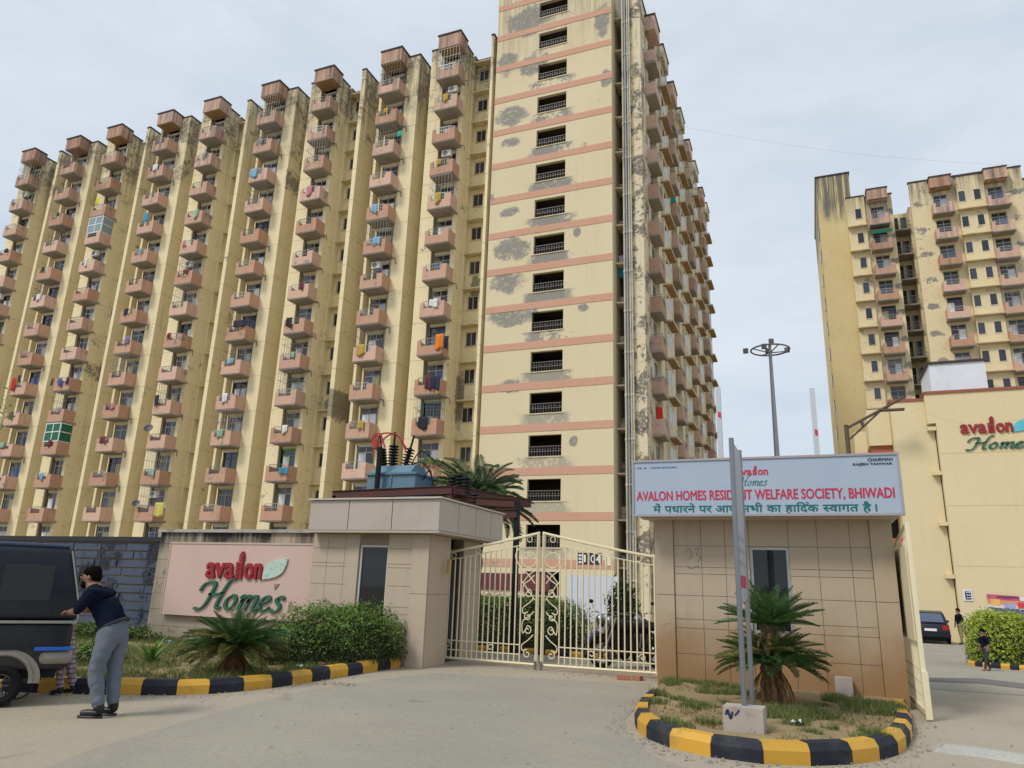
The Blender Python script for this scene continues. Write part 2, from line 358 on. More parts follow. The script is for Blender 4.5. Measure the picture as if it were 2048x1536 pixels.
# an asphalt patch across the exit road and a low concrete hump by the right kerb
mb = MB(); q = [hit(x, y, 2, 0) for x, y in ((1858, 1352), (1960, 1352), (2120, 1372), (2120, 1385), (1960, 1364), (1858, 1361))]
mb.add([(p.x, p.y, gz(p.y) + .010) for p in q], [tuple(range(6))])
M_PATCH = ground_mat('tar_patch', (.17, .165, .16), (.13, .13, .125), (.25, .22, .18), .3)
o = tag(mb.build('road_patch', M_PATCH), kind='structure'); recalc(o.data)
M_HUMP = ground_mat('pale_concrete', (.46, .45, .42), (.40, .39, .36), (.44, .38, .29), .3)
hc = catmull([hit(x, y, 2, 0) for x, y in ((1862, 1502), (1920, 1505), (2000, 1516), (2090, 1532), (2300, 1575))], 6)
mb = MB(); vs = []; fs = []; prof = [(-.16, -.01), (-.12, .045), (-.05, .07), (.05, .07), (.12, .045), (.16, -.01)]
for i, p in enumerate(hc):
    t = (hc[min(i + 1, len(hc) - 1)] - hc[max(i - 1, 0)]).normalized(); nrm = Vector((-t.y, t.x, 0)); k = min(1, i / 4 + .12)
    vs += [(p.x + nrm.x * a * k, p.y + nrm.y * a * k, h * k if h > 0 else h) for a, h in prof]
for i in range(len(hc) - 1): fs += [(i * 6 + j, i * 6 + j + 1, i * 6 + j + 7, i * 6 + j + 6) for j in range(5)]
mb.add(vs, fs); o = tag(mb.build('kerb_ramp', M_HUMP), kind='structure'); recalc(o.data)

# ================================================================== LEFT APARTMENT BLOCK
FH = 2.953; Z0 = 2.75; NF = 14; ROOF = 44.1; PT = 45.1; FR = 45.0
def zf(k): return Z0 + FH * k
SL = thing('apartment_building', 'long cream apartment block with many columns of pink balconies, left of the banded tower', 'building', (-46, 47, 0))
FINS = [-21.2, -33.6, -46.4, -59.2, -72.0]
wall = MB()
class EachBox:
    """every box becomes a part of its own"""
    def __init__(s, name, mat, par): s.a = (name, mat, par)
    def box(s, *q): MB().box(*q).build(*s.a)
cop = EachBox('coping', M_COPING, SL)
def colm(x0, x1, y0, y1, zt=PT):
    """pilaster cast storey by storey: a shallow joint shows at every floor"""
    wall = MB()
    for k in range(-1, NF + 1):
        za = -1.0 if k < 0 else zf(k); zb = min(zf(k + 1), zt)
        if k == NF: zb = zt
        if zb - za > .05: wall.box(x0, x1, y0, y1, za, zb - .035)
        if k < NF: wall.box(x0 + .03, x1 - .03, y0 + .03, y1 - .03, zb - .035, zb)
    wall.box(x0 + .03, x1 - .03, y0 + .03, y1 - .03, zt - .035, zt)
    wall.build('pilaster', M_SLAB, SL)
    cop.box(x0 - .05, x1 + .05, y0 - .05, y1 + .05, zt, zt + .12)
def doorwall(xa, xb, d0, d1, y0=45.25, y1=45.55):
    wall.box(xa, d0, y0, y1, -1, PT); wall.box(d1, xb, y0, y1, -1, PT)
    for k in range(NF + 1):
        lo = -1 if k == 0 else zf(k - 1) + 2.62
        hi = zf(k) + .12
        wall.box(d0, d1, y0 + .01, y1 - .01, lo, hi)
    wall.box(d0, d1, y0 + .01, y1 - .01, zf(NF - 1) + 2.62, PT)
doors = []; balcs = []; wins = []
for i, c in enumerate(FINS):
    # bay left of the fin
    if i < 5:
        colm(c - 5.63, c - 4.44, 45.0, 49.0)
        doorwall(c - 4.44, c - 2.819, c - 4.22, c - 2.86)
        doors += [(c - 4.22, k) for k in range(NF)]; balcs += [(c - 4.42, k) for k in range(NF)]
        colm(c - 2.819, c - 2.48, 45.06, 46.46, PT - .1)
        wall.box(c - 2.6, c - 2.3, 46.462, 47.0, -1, PT - .3); cop.box(c - 2.6, c - 2.25, 46.52, 47.0, PT - .3, PT - .2)
        # recess with small windows
        wall.box(c - 2.3, c - 2.1, 47.0, 47.25, -1, PT - .4); wall.box(c - 1.2, c - .19, 47.0, 47.25, -1, PT - .4)
        for k in range(-1, NF + 1):
            lo = -1 if k < 0 else zf(k) + 2.6; hi = zf(k + 1) + 1.45 if k < NF - 1 else PT - .4
            if k < NF: wall.box(c - 2.1, c - 1.2, 47.005, 47.24, lo, hi)
        cop.box(c - 2.3, c - .19, 46.95, 47.3, PT - .4, PT - .28)
        wins += [(c - 2.1, k) for k in range(NF)]
    w = .19 if i else .11
    colm(c - w, c + w, 45.0, 50.0)
    if i:
        wall.box(c + w, c + 1.85, 48.6, 49.0, -1, PT - .6)
        colm(c + 1.85, c + 2.1, 45.0, 47.0)
        wall.box(c + 2.1, c + 2.5, 45.7, 45.9, -1, PT)
        wall.box(c + 2.1, c + 2.5, 45.9, 47.0, -1, PT - .5)
        doorwall(c + 2.5, c + 4.44, c + 2.72, c + 4.08)
        doors += [(c + 2.72, k) for k in range(NF)]; balcs += [(c + 2.46, k) for k in range(NF)]
        colm(c + 4.44, c + 5.63, 45.0, 49.0)
        wall.box(c + 5.63, c + 7.17, 48.8, 49.0, -1, PT - .6)
wall.box(-80, -20.95, 49.0, 60, -1, ROOF + .3)
wall.build('wall', M_SLAB, SL)
# shared part meshes ------------------------------------------------
def balcony_meshes():
    m = MB(); w = 2.0; d = 1.15; h = 1.12; t = .09
    m.prismy([(0, .0), (w, .0), (w, h), (w - .52, h), (w - .52, .66), (.3, .66), (.3, h), (0, h)], -d, -d + t)
    m.box(0, t, -d + t, 0, .0, h); m.box(w - t, w, -d + t, 0, .0, h)
    bal = m.mesh('balcony', M_PINKB)
    s = MB().box(.012, w - .012, -d + .012, .24, -.10, .1).box(-.01, w + .01, -d - .012, -.0, -.03, .0)
    slab = s.mesh('slab', M_SOFFIT)
    r = MB(); y = -d + .045
    r.box(.22, w - .40, y - .018, y + .018, 1.20, 1.235)
    for x in (.22, w - .42): r.box(x, x + .03, y - .015, y + .015, 1.1, 1.2)
    n = 8
    for j in range(n): x = .34 + (w - .92) * j / (n - 1); r.box(x - .009, x + .009, y - .009, y + .009, .66, 1.2)
    r.box(.3, w - .52, y - .01, y + .01, .92, .945)
    rail = r.mesh('railing', M_RAIL)
    g = MB(); H = FH - .13
    for j in range(8): x = .05 + (w - .1) * j / 7; g.box(x - .007, x + .007, y - .007, y + .007, h if not .3 < x < w - .52 else .66, H)
    for s_ in (.05, w - .05):
        for j in range(1, 5): yy = y + (d - .06) * j / 4; g.box(s_ - .007, s_ + .007, yy - .007, yy + .007, h, H)
    for z in (1.24, 2.0, H - .02):
        g.box(.05, w - .05, y - .009, y + .009, z - .009, z + .009)
        for s_ in (.05, w - .05): g.box(s_ - .012, s_ + .012, y, -.02, z - .012, z + .012)
    grille = g.mesh('balcony_grille', M_RAILD); grille2 = g.mesh('balcony_grille', M_RAIL)
    e = MB()
    for z in (1.14, 2.0, H - .05): e.box(.03, w - .03, y - .03, y + .03, z - .04, z + .04)
    for x in (.06, w / 2, w - .06): e.box(x - .04, x + .04, y - .032, y + .032, 1.14, H)
    for s_ in (.05, w - .05):
        for z in (1.14, 2.0, H - .05): e.box(s_ - .03, s_ + .03, y, -.02, z - .04, z + .04)
    glz = e.mesh('glazing_frame', M_WHITEB)
    q = MB().box(.06, w - .06, y - .005, y + .005, 1.14, H).box(.045, .055, y, -.02, 1.14, H).box(w - .055, w - .045, y, -.02, 1.14, H)
    glp = q.mesh('pane', glass_mat('enclosure_glass', (.22, .30, .32), .15)); net = q.mesh('shade_net', M_NET)
    return bal, slab, rail, grille, grille2, glz, glp, net
ME_BAL, ME_SLAB, ME_RAIL, ME_GRL, ME_GRL2, ME_GLZ, ME_GLP, ME_NET = balcony_meshes()
def door_meshes():
    out = []; W_, H_ = 1.36, 2.5
    def fr(mat):
        m = MB(); t = .045
        m.box(0, t, 0, .12, 0, H_).box(W_ - t, W_, 0, .12, 0, H_).box(t, W_ - t, 0, .12, H_ - t, H_).box(t, W_ - t, .005, .115, 2.0, 2.04)
        m.box(W_ / 2 - .02, W_ / 2 + .02, .006, .114, 0, 2.0).box(W_ / 2 - .02, W_ / 2 + .02, .02, .1, 2.06, H_ - t)
        return m.mesh('door', mat)
    frames = [fr(M_FRAME), fr(pm('door_frame_dark', (.10, .085, .08), .6)), fr(M_WHITEB), fr(M_GREENP), fr(M_TEAL)]
    pane = MB().box(.07, W_ - .07, .06, .075, 0, H_ - .07)
    panes = [pane.mesh('pane', M_GLASS), pane.mesh('pane', M_GLASSB)]
    def cur(x0, x1, mat, z1=1.98):
        m = MB(); n = 14; vs = []; fs = []
        for j in range(n + 1):
            x = x0 + (x1 - x0) * j / n; y = .035 + .02 * math.sin(j * 1.9)
            vs += [(x, y, .02), (x, y, z1), (x, y + .012, .02), (x, y + .012, z1)]
        for j in range(n): a = 4 * j; fs += [(a, a + 4, a + 5, a + 1), (a + 2, a + 3, a + 7, a + 6)]
        m.add(vs, fs); return m.mesh('curtain', mat)
    ms = [M_CURT, M_CURT, M_CURTC, M_CURTB]
    curs = [[cur(.06, .64, m) for m in ms], [cur(.72, 1.3, m) for m in ms], [cur(.06, 1.3, m) for m in ms]]
    # surround: plaster reveal round the door, lighter than the wall
    s = MB(); t = .10
    s.box(-t, 0, -.07, .2, 0, H_ + t).box(W_, W_ + t, -.07, .2, 0, H_ + t).box(0, W_, -.069, .2, H_, H_ + t - .002)
    return frames, panes, curs, [s.mesh('door_surround', M_FRAME), s.mesh('door_surround', M_WHITEB), s.mesh('door_surround', M_GREENP), s.mesh('door_surround', M_TEAL)]
ME_DF, ME_DP, ME_DC, ME_DS = door_meshes()
rng = random.Random(11)
def put_door(par, x, y, z, special=None, rz=None):
    q = rng.random(); fi = 0 if q < .72 else (1 if q < .85 else 2); si = 0 if q < .8 else 1
    if special == 'green': fi, si = 3, 2
    if special == 'teal': fi, si = 4, 3
    d = obj('door', ME_DF[fi], par, (x, y, z), rz)
    obj('surround', ME_DS[si], d); obj('pane', ME_DP[0 if rng.random() < .6 else 1], d)
    q = rng.random()
    if q < .8:
        s = rng.choice([0, 0, 1, 1, 1, 2]); obj('curtain', ME_DC[s][rng.choice([0, 0, 0, 1, 2, 3])], d)
    return d
def put_balcony(par, x, y, z, opt=None, rz=None):
    b = obj('balcony', ME_BAL, par, (x, y, z), rz)
    obj('slab', ME_SLAB, b); obj('railing', ME_RAIL, b)
    if opt == 'grille': obj('balcony_grille', ME_GRL, b)
    if opt == 'grille2': obj('balcony_grille', ME_GRL2, b)
    if opt == 'glazed': obj('glazing_frame', ME_GLZ, b); obj('pane', ME_GLP, b)
    if opt == 'net': obj('glazing_frame', ME_GLZ, b); obj('shade_net', ME_NET, b)
    return b
SPOT = {}
def spot(px, py):
    """which balcony of the left block a pixel falls on"""
    p = hit(px, py, 1, 43.9); best = None
    for (x, k) in balcs:
        d = (x + 1 - p.x) ** 2 + (zf(k) + .55 - p.z) ** 2
        if best is None or d < best[0]: best = (d, x, k)
    return best[1], best[2]
OPT = {}
for px, py, o_ in ((200, 470, 'glazed'), (108, 885, 'net'), (790, 155, 'grille'), (780, 290, 'grille'), (905, 130, 'grille2'), (545, 225, 'grille2'), (545, 295, 'grille'), (520, 405, 'grille2'),
                   (640, 325, 'grille2'), (600, 720, 'grille'), (600, 790, 'grille'), (465, 730, 'grille'), (480, 665, 'grille'), (450, 880, 'grille2'), (765, 490, 'grille2'), (740, 710, 'grille2'), (70, 350, 'grille2'),
                   (150, 330, 'grille'), (110, 490, 'grille'), (370, 550, 'grille2'), (360, 610, 'grille2'), (230, 760, 'grille2'), (80, 600, 'grille'), (115, 835, 'grille2'), (305, 965, 'grille2'), (300, 1030, 'grille2'), (865, 850, 'grille2'), (320, 810, 'grille')):
    OPT[spot(px, py)] = o_
DSP = {spot(555, 955): 'green', spot(862, 855): 'teal'}
for (x, k) in doors: put_door(SL, x, 45.32, zf(k) + .1, next((v for (bx, bk), v in DSP.items() if bk == k and 0 < x - bx < 1), None))
for (x, k) in balcs: put_balcony(SL, x, 45.0, zf(k), OPT.get((x, k), 'grille2' if rng.random() < .03 else None))
# small windows, sills and ledges in the recesses
ME_WIN = MB().box(0, .05, 0, .06, 0, 1.15).box(.85, .9, 0, .06, 0, 1.15).box(.05, .85, 0, .06, 1.1, 1.15).box(.05, .85, 0, .06, 0, .05).box(.43, .47, .005, .055, .05, 1.1).mesh('window', M_FRAME)
ME_WPANE = MB().box(.05, .85, .03, .04, .05, 1.1).mesh('pane', M_GLASS)
ME_LEDGE = MB().box(-.2, 1.9, -.62, -.0, 0, .09).mesh('ledge', M_CHAJJA)
ME_SILL = MB().box(-.04, .94, -.06, .0, -.06, 0).mesh('sill', M_CHAJJA)
for (x, k) in wins:
    w_ = obj('window', ME_WIN, SL, (x, 47.1, zf(k) + 1.45)); obj('pane', ME_WPANE, w_); obj('sill', ME_SILL, w_, (x, 47.0, zf(k) + 1.45))
    obj('ledge', ME_LEDGE, SL, (x, 47.0, zf(k) + 2.95))
# roof boxes over each balcony column
ME_RBOX = MB().box(0, 2.0, -1.15, .25, 0, 1.2).mesh('roof_box', M_PINKB); ME_RCOP = MB().box(-.08, 2.08, -1.23, .2, 1.2, 1.31).mesh('coping', M_COPING)
ME_RSOF = MB().box(.01, 1.99, -1.14, .0, -.06, -.0).mesh('soffit', M_BSOFFIT)
for x in sorted({x for x, k in balcs}):
    rb = obj('roof_box', ME_RBOX, SL, (x, 45.0, zf(NF) + .0)); obj('coping', ME_RCOP, rb); obj('soffit', ME_RSOF, rb)
ME_DP1 = MB().tube([(0, 0, 0), (0, 0, 44.5)], .055, 6).mesh('drain_pipe', M_PIPE)
for c in FINS:
    obj('drain_pipe', ME_DP1, SL, (c - 4.36, 45.19, 0))
    if c != FINS[0]: obj('drain_pipe', ME_DP1, SL, (c + 4.38, 45.18, 0)); obj('drain_pipe', ME_DP1, SL, (c + 2.3, 45.6, 0))
# split air-conditioner units and short waste-pipe elbows beside some balconies
ME_AC = MB().box(0, .78, -.3, 0, 0, .54).box(.02, .76, -.305, -.3, .02, .04).mesh('split_unit', pm('ac_white', (.62, .62, .58), .6, .1, 3, dirt=(.3, .27, .22), dirt_amt=.5))
ME_ACF = MB().lathe([(.0, 0), (.21, 0), (.21, .012)], 14, (.3, -.315, .27), 'y').mesh('fan_grille', M_RAILD)
ME_ELB = MB().tube([(0, 0, 0), (.35, -.02, -.12), (.42, -.02, -.6)], .035, 6).mesh('waste_pipe', M_PIPE)
r_ac = random.Random(4)
for (x, k) in balcs:
    q = r_ac.random()
    if q < .16 and 0 < k < NF - 1:
        u = obj('split_unit', ME_AC, SL, (x + r_ac.uniform(.25, .9), 44.75, zf(k) + .12 if q < .08 else zf(k) + 1.9)); obj('fan_grille', ME_ACF, u)
    if r_ac.random() < .45: obj('waste_pipe', ME_ELB, SL, (x + 1.98, 44.96, zf(k) + r_ac.uniform(-.1, .2)))
# ================================================================== BANDED TOWER
TX0, TX1, TF = -20.8, -11.3, 45.0
TW = thing('apartment_tower', 'tall cream tower with pink floor bands and open corridor windows, in the middle', 'building', (-15, 47, 0))
def zs(k): return 1.05 + FLH * k          # sills: 33.66 = 1.05 + 11*2.965
TTOP = 50.2
t = MB(); wx0, wx1 = -17.17, -14.83
t.box(TX0, wx0, TF, TF + .3, -1, TTOP); t.box(wx1, TX1, TF, TF + .3, -1, TTOP)
for k in range(-1, 17):
    lo = -1 if k < 0 else zs(k) + 1.46; hi = zs(k + 1) if k < 16 else TTOP
    t.box(wx0, wx1, TF + .003, TF + .297, lo, min(hi, TTOP))
t.box(TX0, TX0 + .3, TF + .3, 62, -1, TTOP); t.box(TX1 - .3, TX1, TF + .3, 50, -1, TTOP)
t.box(TX0 + .3, TX1 - .3, 61.5, 62, -1, TTOP); t.box(TX0, TX1, TF, 62, TTOP, TTOP + .3)
t.build('wall', M_TOWER, TW)
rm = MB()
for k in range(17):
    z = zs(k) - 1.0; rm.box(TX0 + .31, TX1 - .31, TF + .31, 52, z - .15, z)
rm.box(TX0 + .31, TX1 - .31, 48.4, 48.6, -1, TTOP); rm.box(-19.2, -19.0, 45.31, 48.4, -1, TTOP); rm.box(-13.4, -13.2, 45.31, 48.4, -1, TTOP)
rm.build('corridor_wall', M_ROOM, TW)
ME_BANDS = MB().box(0, TX1 - TX0 + .03, -.03, 0, 0, .52).mesh('band', M_BAND)
g = MB(); ww = wx1 - wx0
for z in (.03, .36, .70): g.box(0, ww, -.02, .02, z - .018, z + .018)
for j in range(13): x = .03 + (ww - .06) * j / 12; g.box(x - .012, x + .012, -.012, .012, .03, .7)
for j in range(6): x = .12 + ww * j / 6; g.box(x, x + .25, -.012, .012, .48, .505)
ME_TRAIL = g.mesh('railing', M_RAILT)
ME_TSILL = MB().box(-.05, ww + .05, -.05, .3, -.07, 0).mesh('sill', M_CHAJJA)
for k in range(17):
    obj('band', ME_BANDS, TW, (TX0, TF, zs(k) - 1.25 + .0))
    if k < 16: obj('railing', ME_TRAIL, TW, (wx0, TF + .12, zs(k))); obj('sill', ME_TSILL, TW, (wx0, TF, zs(k)))
# ground floor dressing of the tower
B(TX0 + .1, -15.4, TF - .10, TF - .035, 1.3, 2.35).build('plinth_tiles', pm('maroon_tiles', (.13, .03, .035), .4, .3, 6), TW)
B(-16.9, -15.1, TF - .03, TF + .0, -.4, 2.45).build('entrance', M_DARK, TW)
mb = MB()
for j in range(9): mb.box(-14.3 + j * .36, -14.3 + j * .36 + .345, TF - .09, TF - .05, -.4, 2.35)
mb.build('shutter', pm('pale_shutter', (.55, .60, .68), .5, .05), TW)
# service shaft between the tower and the right wing
SH = MB()
SH.box(-11.3, -9.95, 48.2, 48.5, -1, 46.4)
SH.build('shaft_wall', M_STAINED, TW)
ME_SLEDGE = MB().prism([(0, 0), (.75, 0), (.62, -1.25), (.10, -1.35), (0, -1.35)], 0, .10).mesh('ledge', M_CHAJJA)
ME_SWIN = MB().box(0, .55, -.05, 0, 0, .95).mesh('window', M_GLASS)
for k in range(16):
    z = zs(k) - 1.2
    obj('ledge', ME_SLEDGE, TW, (-11.28, 47.2, z)); obj('shaft_window', ME_SWIN, TW, (-11.0, 48.2, z + 1.2))
    B(-11.29, -10.55, 46.95, 47.2, z + .1, z + .95 + rng.uniform(-.1, .1)).build('shaft_parapet', M_STAINED, TW)
for x, y, r, m in ((-10.62, 45.7, .07, M_PIPEC), (-10.42, 45.62, .055, M_PIPES), (-10.25, 45.72, .065, M_PIPEC), (-10.08, 45.6, .05, M_PIPEC), (-10.5, 45.75, .05, M_PIPE)):
    p = MB().tube([(x, y, -.5), (x, y, 47.5)], r, 8)
    for k in range(16): p.lathe([(r + .02, 0), (r + .03, .04), (r + .03, .14), (r + .02, .18)], 8, (x, y, 2 + FLH * k))
    p.build('drain_pipe', m, TW)
mb = MB()
for k in range(16): mb.box(-10.75, -9.95, 45.78, 45.84, 3 + FLH * k, 3.08 + FLH * k)
mb.build('pipe_brackets', M_RAILD, TW)
# right wing: side face towards the exit road, balconies and box ledges one behind the other
t = MB(); t.box(-9.95, -9.27, 45.85, 82, -1, 46.2); t.box(-10.75, -9.95, 46.0, 48.0, -1, 46.0); t.build('end_wall', M_STAINED, TW)
t = MB(); t.box(-12, -9.955, 48.5, 82, -1, 45.6)
t.build('wing_core', M_SIDE, TW)
t = MB(); ypil = [(49.75, 51.1), (54.3, 55.7), (58.6, 60.0), (63.3, 64.9), (68.0, 69.4), (72.7, 74.3), (77.4, 78.6)]
for a, b in ypil: t.box(-9.27, -8.95, a, b, -1, 45.9)
t.build('pilaster', M_SIDE, TW)
B(-10.0, -9.2, 45.8, 82.05, 46.2, 46.32).build('coping', M_COPING, TW)
rot90 = (0, 0, R(90))
t = MB()
def side_balc():
    m = MB(); w = 2.0; d = .80; h = 1.05
    m.box(0, d, 0, .09, 0, h).box(0, d, w - .09, w, 0, h).prismx([(.09, 0), (w - .09, 0), (w - .09, h), (1.4, h), (1.4, .7), (.4, .7), (.4, h), (.09, h)], d - .09, d)
    s = MB().box(-.0, d - .01, .01, w - .01, -.14, .1)
    r = MB().box(d - .06, d - .03, .1, w - .1, 1.17, 1.2).box(0, d, .04, .07, 1.17, 1.2)
    for j in range(6): y = .45 + .18 * j; r.box(d - .05, d - .03, y - .01, y + .01, .7, 1.18)
    c = MB().box(0, .06, .25, 1.75, .1, 2.55); dd = MB().box(.0, .10, .9, 1.7, .1, 2.4)
    e = MB().box(0, .95, 0, 2.5, -.12, 0); ee = MB().box(.0, .94, .01, 2.49, 0, .14); ff = MB().box(0, .45, .05, 2.45, .14, FH - .13)
    return m.mesh('balcony', M_PINKS), s.mesh('slab', M_SOFFIT), r.mesh('railing', M_RAIL), c.mesh('door', M_FRAME), dd.mesh('pane', M_GLASS), e.mesh('soffit', M_BSOFFIT), ee.mesh('box_ledge', M_SIDE), ff.mesh('bay', M_SIDE)
SB = side_balc()
for ya in (47.55, 56.0, 65.2, 74.8):
    for k in range(NF):
        z = zf(k); b = obj('balcony', SB[0], TW, (-9.27, ya, z)); obj('slab', SB[1], b); obj('railing', SB[2], b)
        d = obj('door', SB[3], TW, (-9.27, ya, z)); obj('pane', SB[4], d)
    rb = B(-9.27, -8.45, ya, ya + 2, zf(NF), zf(NF) + 1.3).build('roof_box', M_PINKS, TW)
    B(-9.4, -8.38, ya - .08, ya + 2.08, zf(NF) + 1.3, zf(NF) + 1.42).build('coping', M_COPING, rb)
ME_BWIN = MB().box(0, .05, 0, .7, 0, 1.1).mesh('window', M_GLASS)
for ya in (51.5, 60.4, 69.8, 79.0):
    for k in range(NF):
        z = zf(k) + .6; b = obj('box_ledge', SB[6], TW, (-9.27, ya, z)); obj('soffit', SB[5], b); obj('bay', SB[7], b, (-9.27, ya, z - .02))
        obj('window', ME_BWIN, TW, (-8.86, ya + .4, z + 1.2)); obj('window', ME_BWIN, TW, (-8.86, ya + 1.4, z + 1.2))
    B(-9.35, -8.45, ya - .08, ya + 2.58, 45.75, 45.87).build('coping', M_COPING, TW)
    B(-9.27, -8.52, ya, ya + 2.5, zf(NF) + .5, 45.75).build('parapet', M_SIDE, TW)
# ================================================================== RIGHT APARTMENT BLOCK (81 m away)
RY = 81.5; S_ = RY / 66.0
RB = thing('apartment_building', 'yellow apartment block with peeling parapets behind the annex on the right', 'building', (13, 86, 0))
t = MB(); t.box(3.55, 7.0, RY, RY + 16, -2, 48.1); t.build('stair_tower', M_OCHRE, RB)
B(3.45, 7.1, RY - .1, RY + 16.1, 48.1, 48.25).build('coping', M_COPING, RB)
BZ = [zf(k) - .35 for k in range(NF + 1)]       # floors of this block
rw = MB(); rc = EachBox('coping', M_COPING, RB)
def rwall(x0, x1, y, openings, top=45.0):
    """front wall with real openings: [(xa, xb, zlo, zhi)] per storey"""
    xs = sorted(openings); cur = x0
    for (a, b, lo, hi) in xs:
        rw.box(cur, a, y, y + .3, -2, top); cur = b
        for k in range(NF + 1):
            z0 = -2 if k == 0 else BZ[k - 1] + hi; z1 = BZ[k] + lo if k < NF else top
            rw.box(a, b, y + .005, y + .295, z0, z1)
    rw.box(cur, x1, y, y + .3, -2, top); rc.box(x0 - .08, x1 + .08, y - .08, y + .35, top, top + .13)
ME_RWIN = MB().box(0, .06, 0, .06, 0, 1.3).box(.64, .7, 0, .06, 0, 1.3).box(.06, .64, 0, .06, 1.24, 1.3).box(.06, .64, 0, .06, 0, .06).mesh('window', M_FRAME)
ME_RWP = MB().box(.06, .64, .03, .04, .06, 1.24).mesh('pane', M_GLASS)
def rwin(x, y):
    for k in range(NF):
        w = obj('window', ME_RWIN, RB, (x, y + .1, BZ[k] + 1.2)); obj('pane', ME_RWP, w)
def rledge(x0, x1, y, d=.55):
    m = MB().box(0, x1 - x0, -d, 0, 0, .13).mesh('ledge', M_CHAJJA)
    for k in range(NF): obj('ledge', m, RB, (x0, y, BZ[k] + .15))
def rbalc(x, y):
    for k in range(NF):
        put_door(RB, x + .32, y + .08, BZ[k] + .1)
        put_balcony(RB, x, y, BZ[k], 'grille2' if rng.random() < .12 else None)
        if k == NF - 2 and x < 10: MB().prismx([(y - 1.25, BZ[k] + 2.15), (y - 1.22, BZ[k] + 1.75), (y - 1.2, BZ[k] + 2.1), (y, BZ[k] + 2.7), (y, BZ[k] + 2.75)], x - .05, x + 2.05).build('awning', M_NET, RB)
    rb = obj('roof_box', ME_RBOX, RB, (x, y, BZ[NF] + .05)); obj('coping', ME_RCOP, rb)
# bay one
rw.box(6.45, 8.25, RY - .35, RY, -2, 44.75); rc.box(6.4, 8.3, RY - .42, RY + .1, 44.75, 44.87)
rwall(7.0, 11.0, RY, [(8.82, 10.18, .1, 2.6)], 44.7)
for k in range(NF):
    w = obj('window', ME_RWIN, RB, (7.2, RY - .40, BZ[k] + 1.2)); obj('pane', ME_RWP, w)
    B(6.35, 8.3, RY - .95, RY - .35, BZ[k] + .15, BZ[k] + .28).build('ledge', M_CHAJJA, RB)
rbalc(8.5, RY)
# recessed shaft
rw.box(11.0, 12.7, RY + 3, RY + 3.3, -2, 43.6)
for k in range(NF):
    B(11.0, 12.7, RY + 1.2, RY + 3.0, BZ[k] - .05, BZ[k] + .1).build('slab', M_SOFFIT, RB)
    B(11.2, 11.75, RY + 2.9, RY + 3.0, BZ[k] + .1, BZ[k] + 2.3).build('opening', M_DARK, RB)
    B(12.0, 12.6, RY + 2.92, RY + 3.0, BZ[k] + .4, BZ[k] + 2.3).build('opening', M_GLASS, RB)
    r_ = MB()
    for z in (.5, 1.0): r_.box(11.0, 12.7, RY + 1.25, RY + 1.29, BZ[k] + z, BZ[k] + z + .04)
    for j in range(9): r_.box(11.1 + j * .19, 11.13 + j * .19, RY + 1.25, RY + 1.28, BZ[k] + .1, BZ[k] + 1.0)
    r_.build('railing', M_RAILD, RB)
# main bay
rwall(12.7, 23.0, RY - .6, [(14.82, 16.18, .1, 2.6), (19.82, 21.18, .1, 2.6)], 45.3)
rw.box(17.0, 19.5, RY - 1.0, RY - .6, -2, 45.0); rc.box(16.95, 19.55, RY - 1.08, RY - .5, 45.0, 45.13)
for k in range(NF):
    for x in (17.35, 18.75):
        w = obj('window', ME_RWIN, RB, (x - .3, RY - 1.04, BZ[k] + 1.2)); obj('pane', ME_RWP, w)
    B(16.8, 19.7, RY - 1.55, RY - 1.0, BZ[k] + .15, BZ[k] + .28).build('ledge', M_CHAJJA, RB)
rbalc(14.5, RY - .6); rbalc(19.5, RY - .6)
rwall(23.0, 34.0, RY + 1.0, [(25.0, 26.2, .1, 2.6), (30.0, 31.2, .1, 2.6)], 44.6)
rw.box(7.0, 34, RY + 3.3, RY + 16, -2, 43.6); rw.box(7.0, 11.0, RY + .6, RY + 3.3, -2, 43.6); rw.box(12.7, 34, RY + 1.6, RY + 3.3, -2, 43.6)
rw.build('wall', M_RIGHT, RB)
for k in range(NF):     # slit windows down the stair tower's flank
    B(3.48, 3.56, RY + 2.2, RY + 3.4, BZ[k] + .9, BZ[k] + 2.1).build('window', M_GLASS, RB)
# ================================================================== ANNEX WITH LETTERING
AY = 45.0
AX = thing('annex', 'plain yellow annex wall with red and green raised lettering, on the right', 'building', (8, 47, 0))
M_ABAND = pm('annex_red_trim', (.30, .10, .06), .8, .2)
a = MB()
a.box(4.75, 6.85, AY, AY + .4, -1.2, 12.3)
a.box(6.85, 19, AY - .45, AY + .4, -1.2, 12.55)
a.box(6.45, 6.849, AY - .45, AY - .001, 10.9, 12.55)
a.box(4.76, 18.9, AY + .4, AY + 14, -1.2, 12.2)
a.build('wall', M_ANNEX, AX)
B(4.68, 6.449, AY - .06, AY + .46, 12.3, 12.45).build('coping', M_ABAND, AX)
B(6.4, 19.05, AY - .52, AY + .46, 12.55, 12.7).build('coping', M_ABAND, AX)
for z in (8.3, 5.6, 2.9, 10.75):
    B(6.42, 6.84, AY - .4, AY - .005, z - .22, z - .02).build('ledge', M_ANNEX, AX)
a = MB()                                     # rain-line joint between pier and panel
a.box(6.80, 6.845, AY - .03, AY - .002, -1, 10.7); a.build('joint', M_COPING, AX)
a = MB(); a.box(2.9, 4.75, AY + 2.5, AY + 3, -1.2, 11.2); a.box(3.55, 4.74, AY + .7, AY + 2.5, 10.0, 12.1)
a.build('side_wall', M_ANNEX, AX)
for k in range(4):
    z = .8 + 2.75 * k
    B(3.65, 4.74, AY + .9, AY + 2.4, z, z + 1.25).build('spandrel', M_BRICKRED, AX)
    B(3.8, 4.74, AY + 2.41, AY + 2.48, z + 1.3, z + 2.6).build('opening', M_DARK, AX)
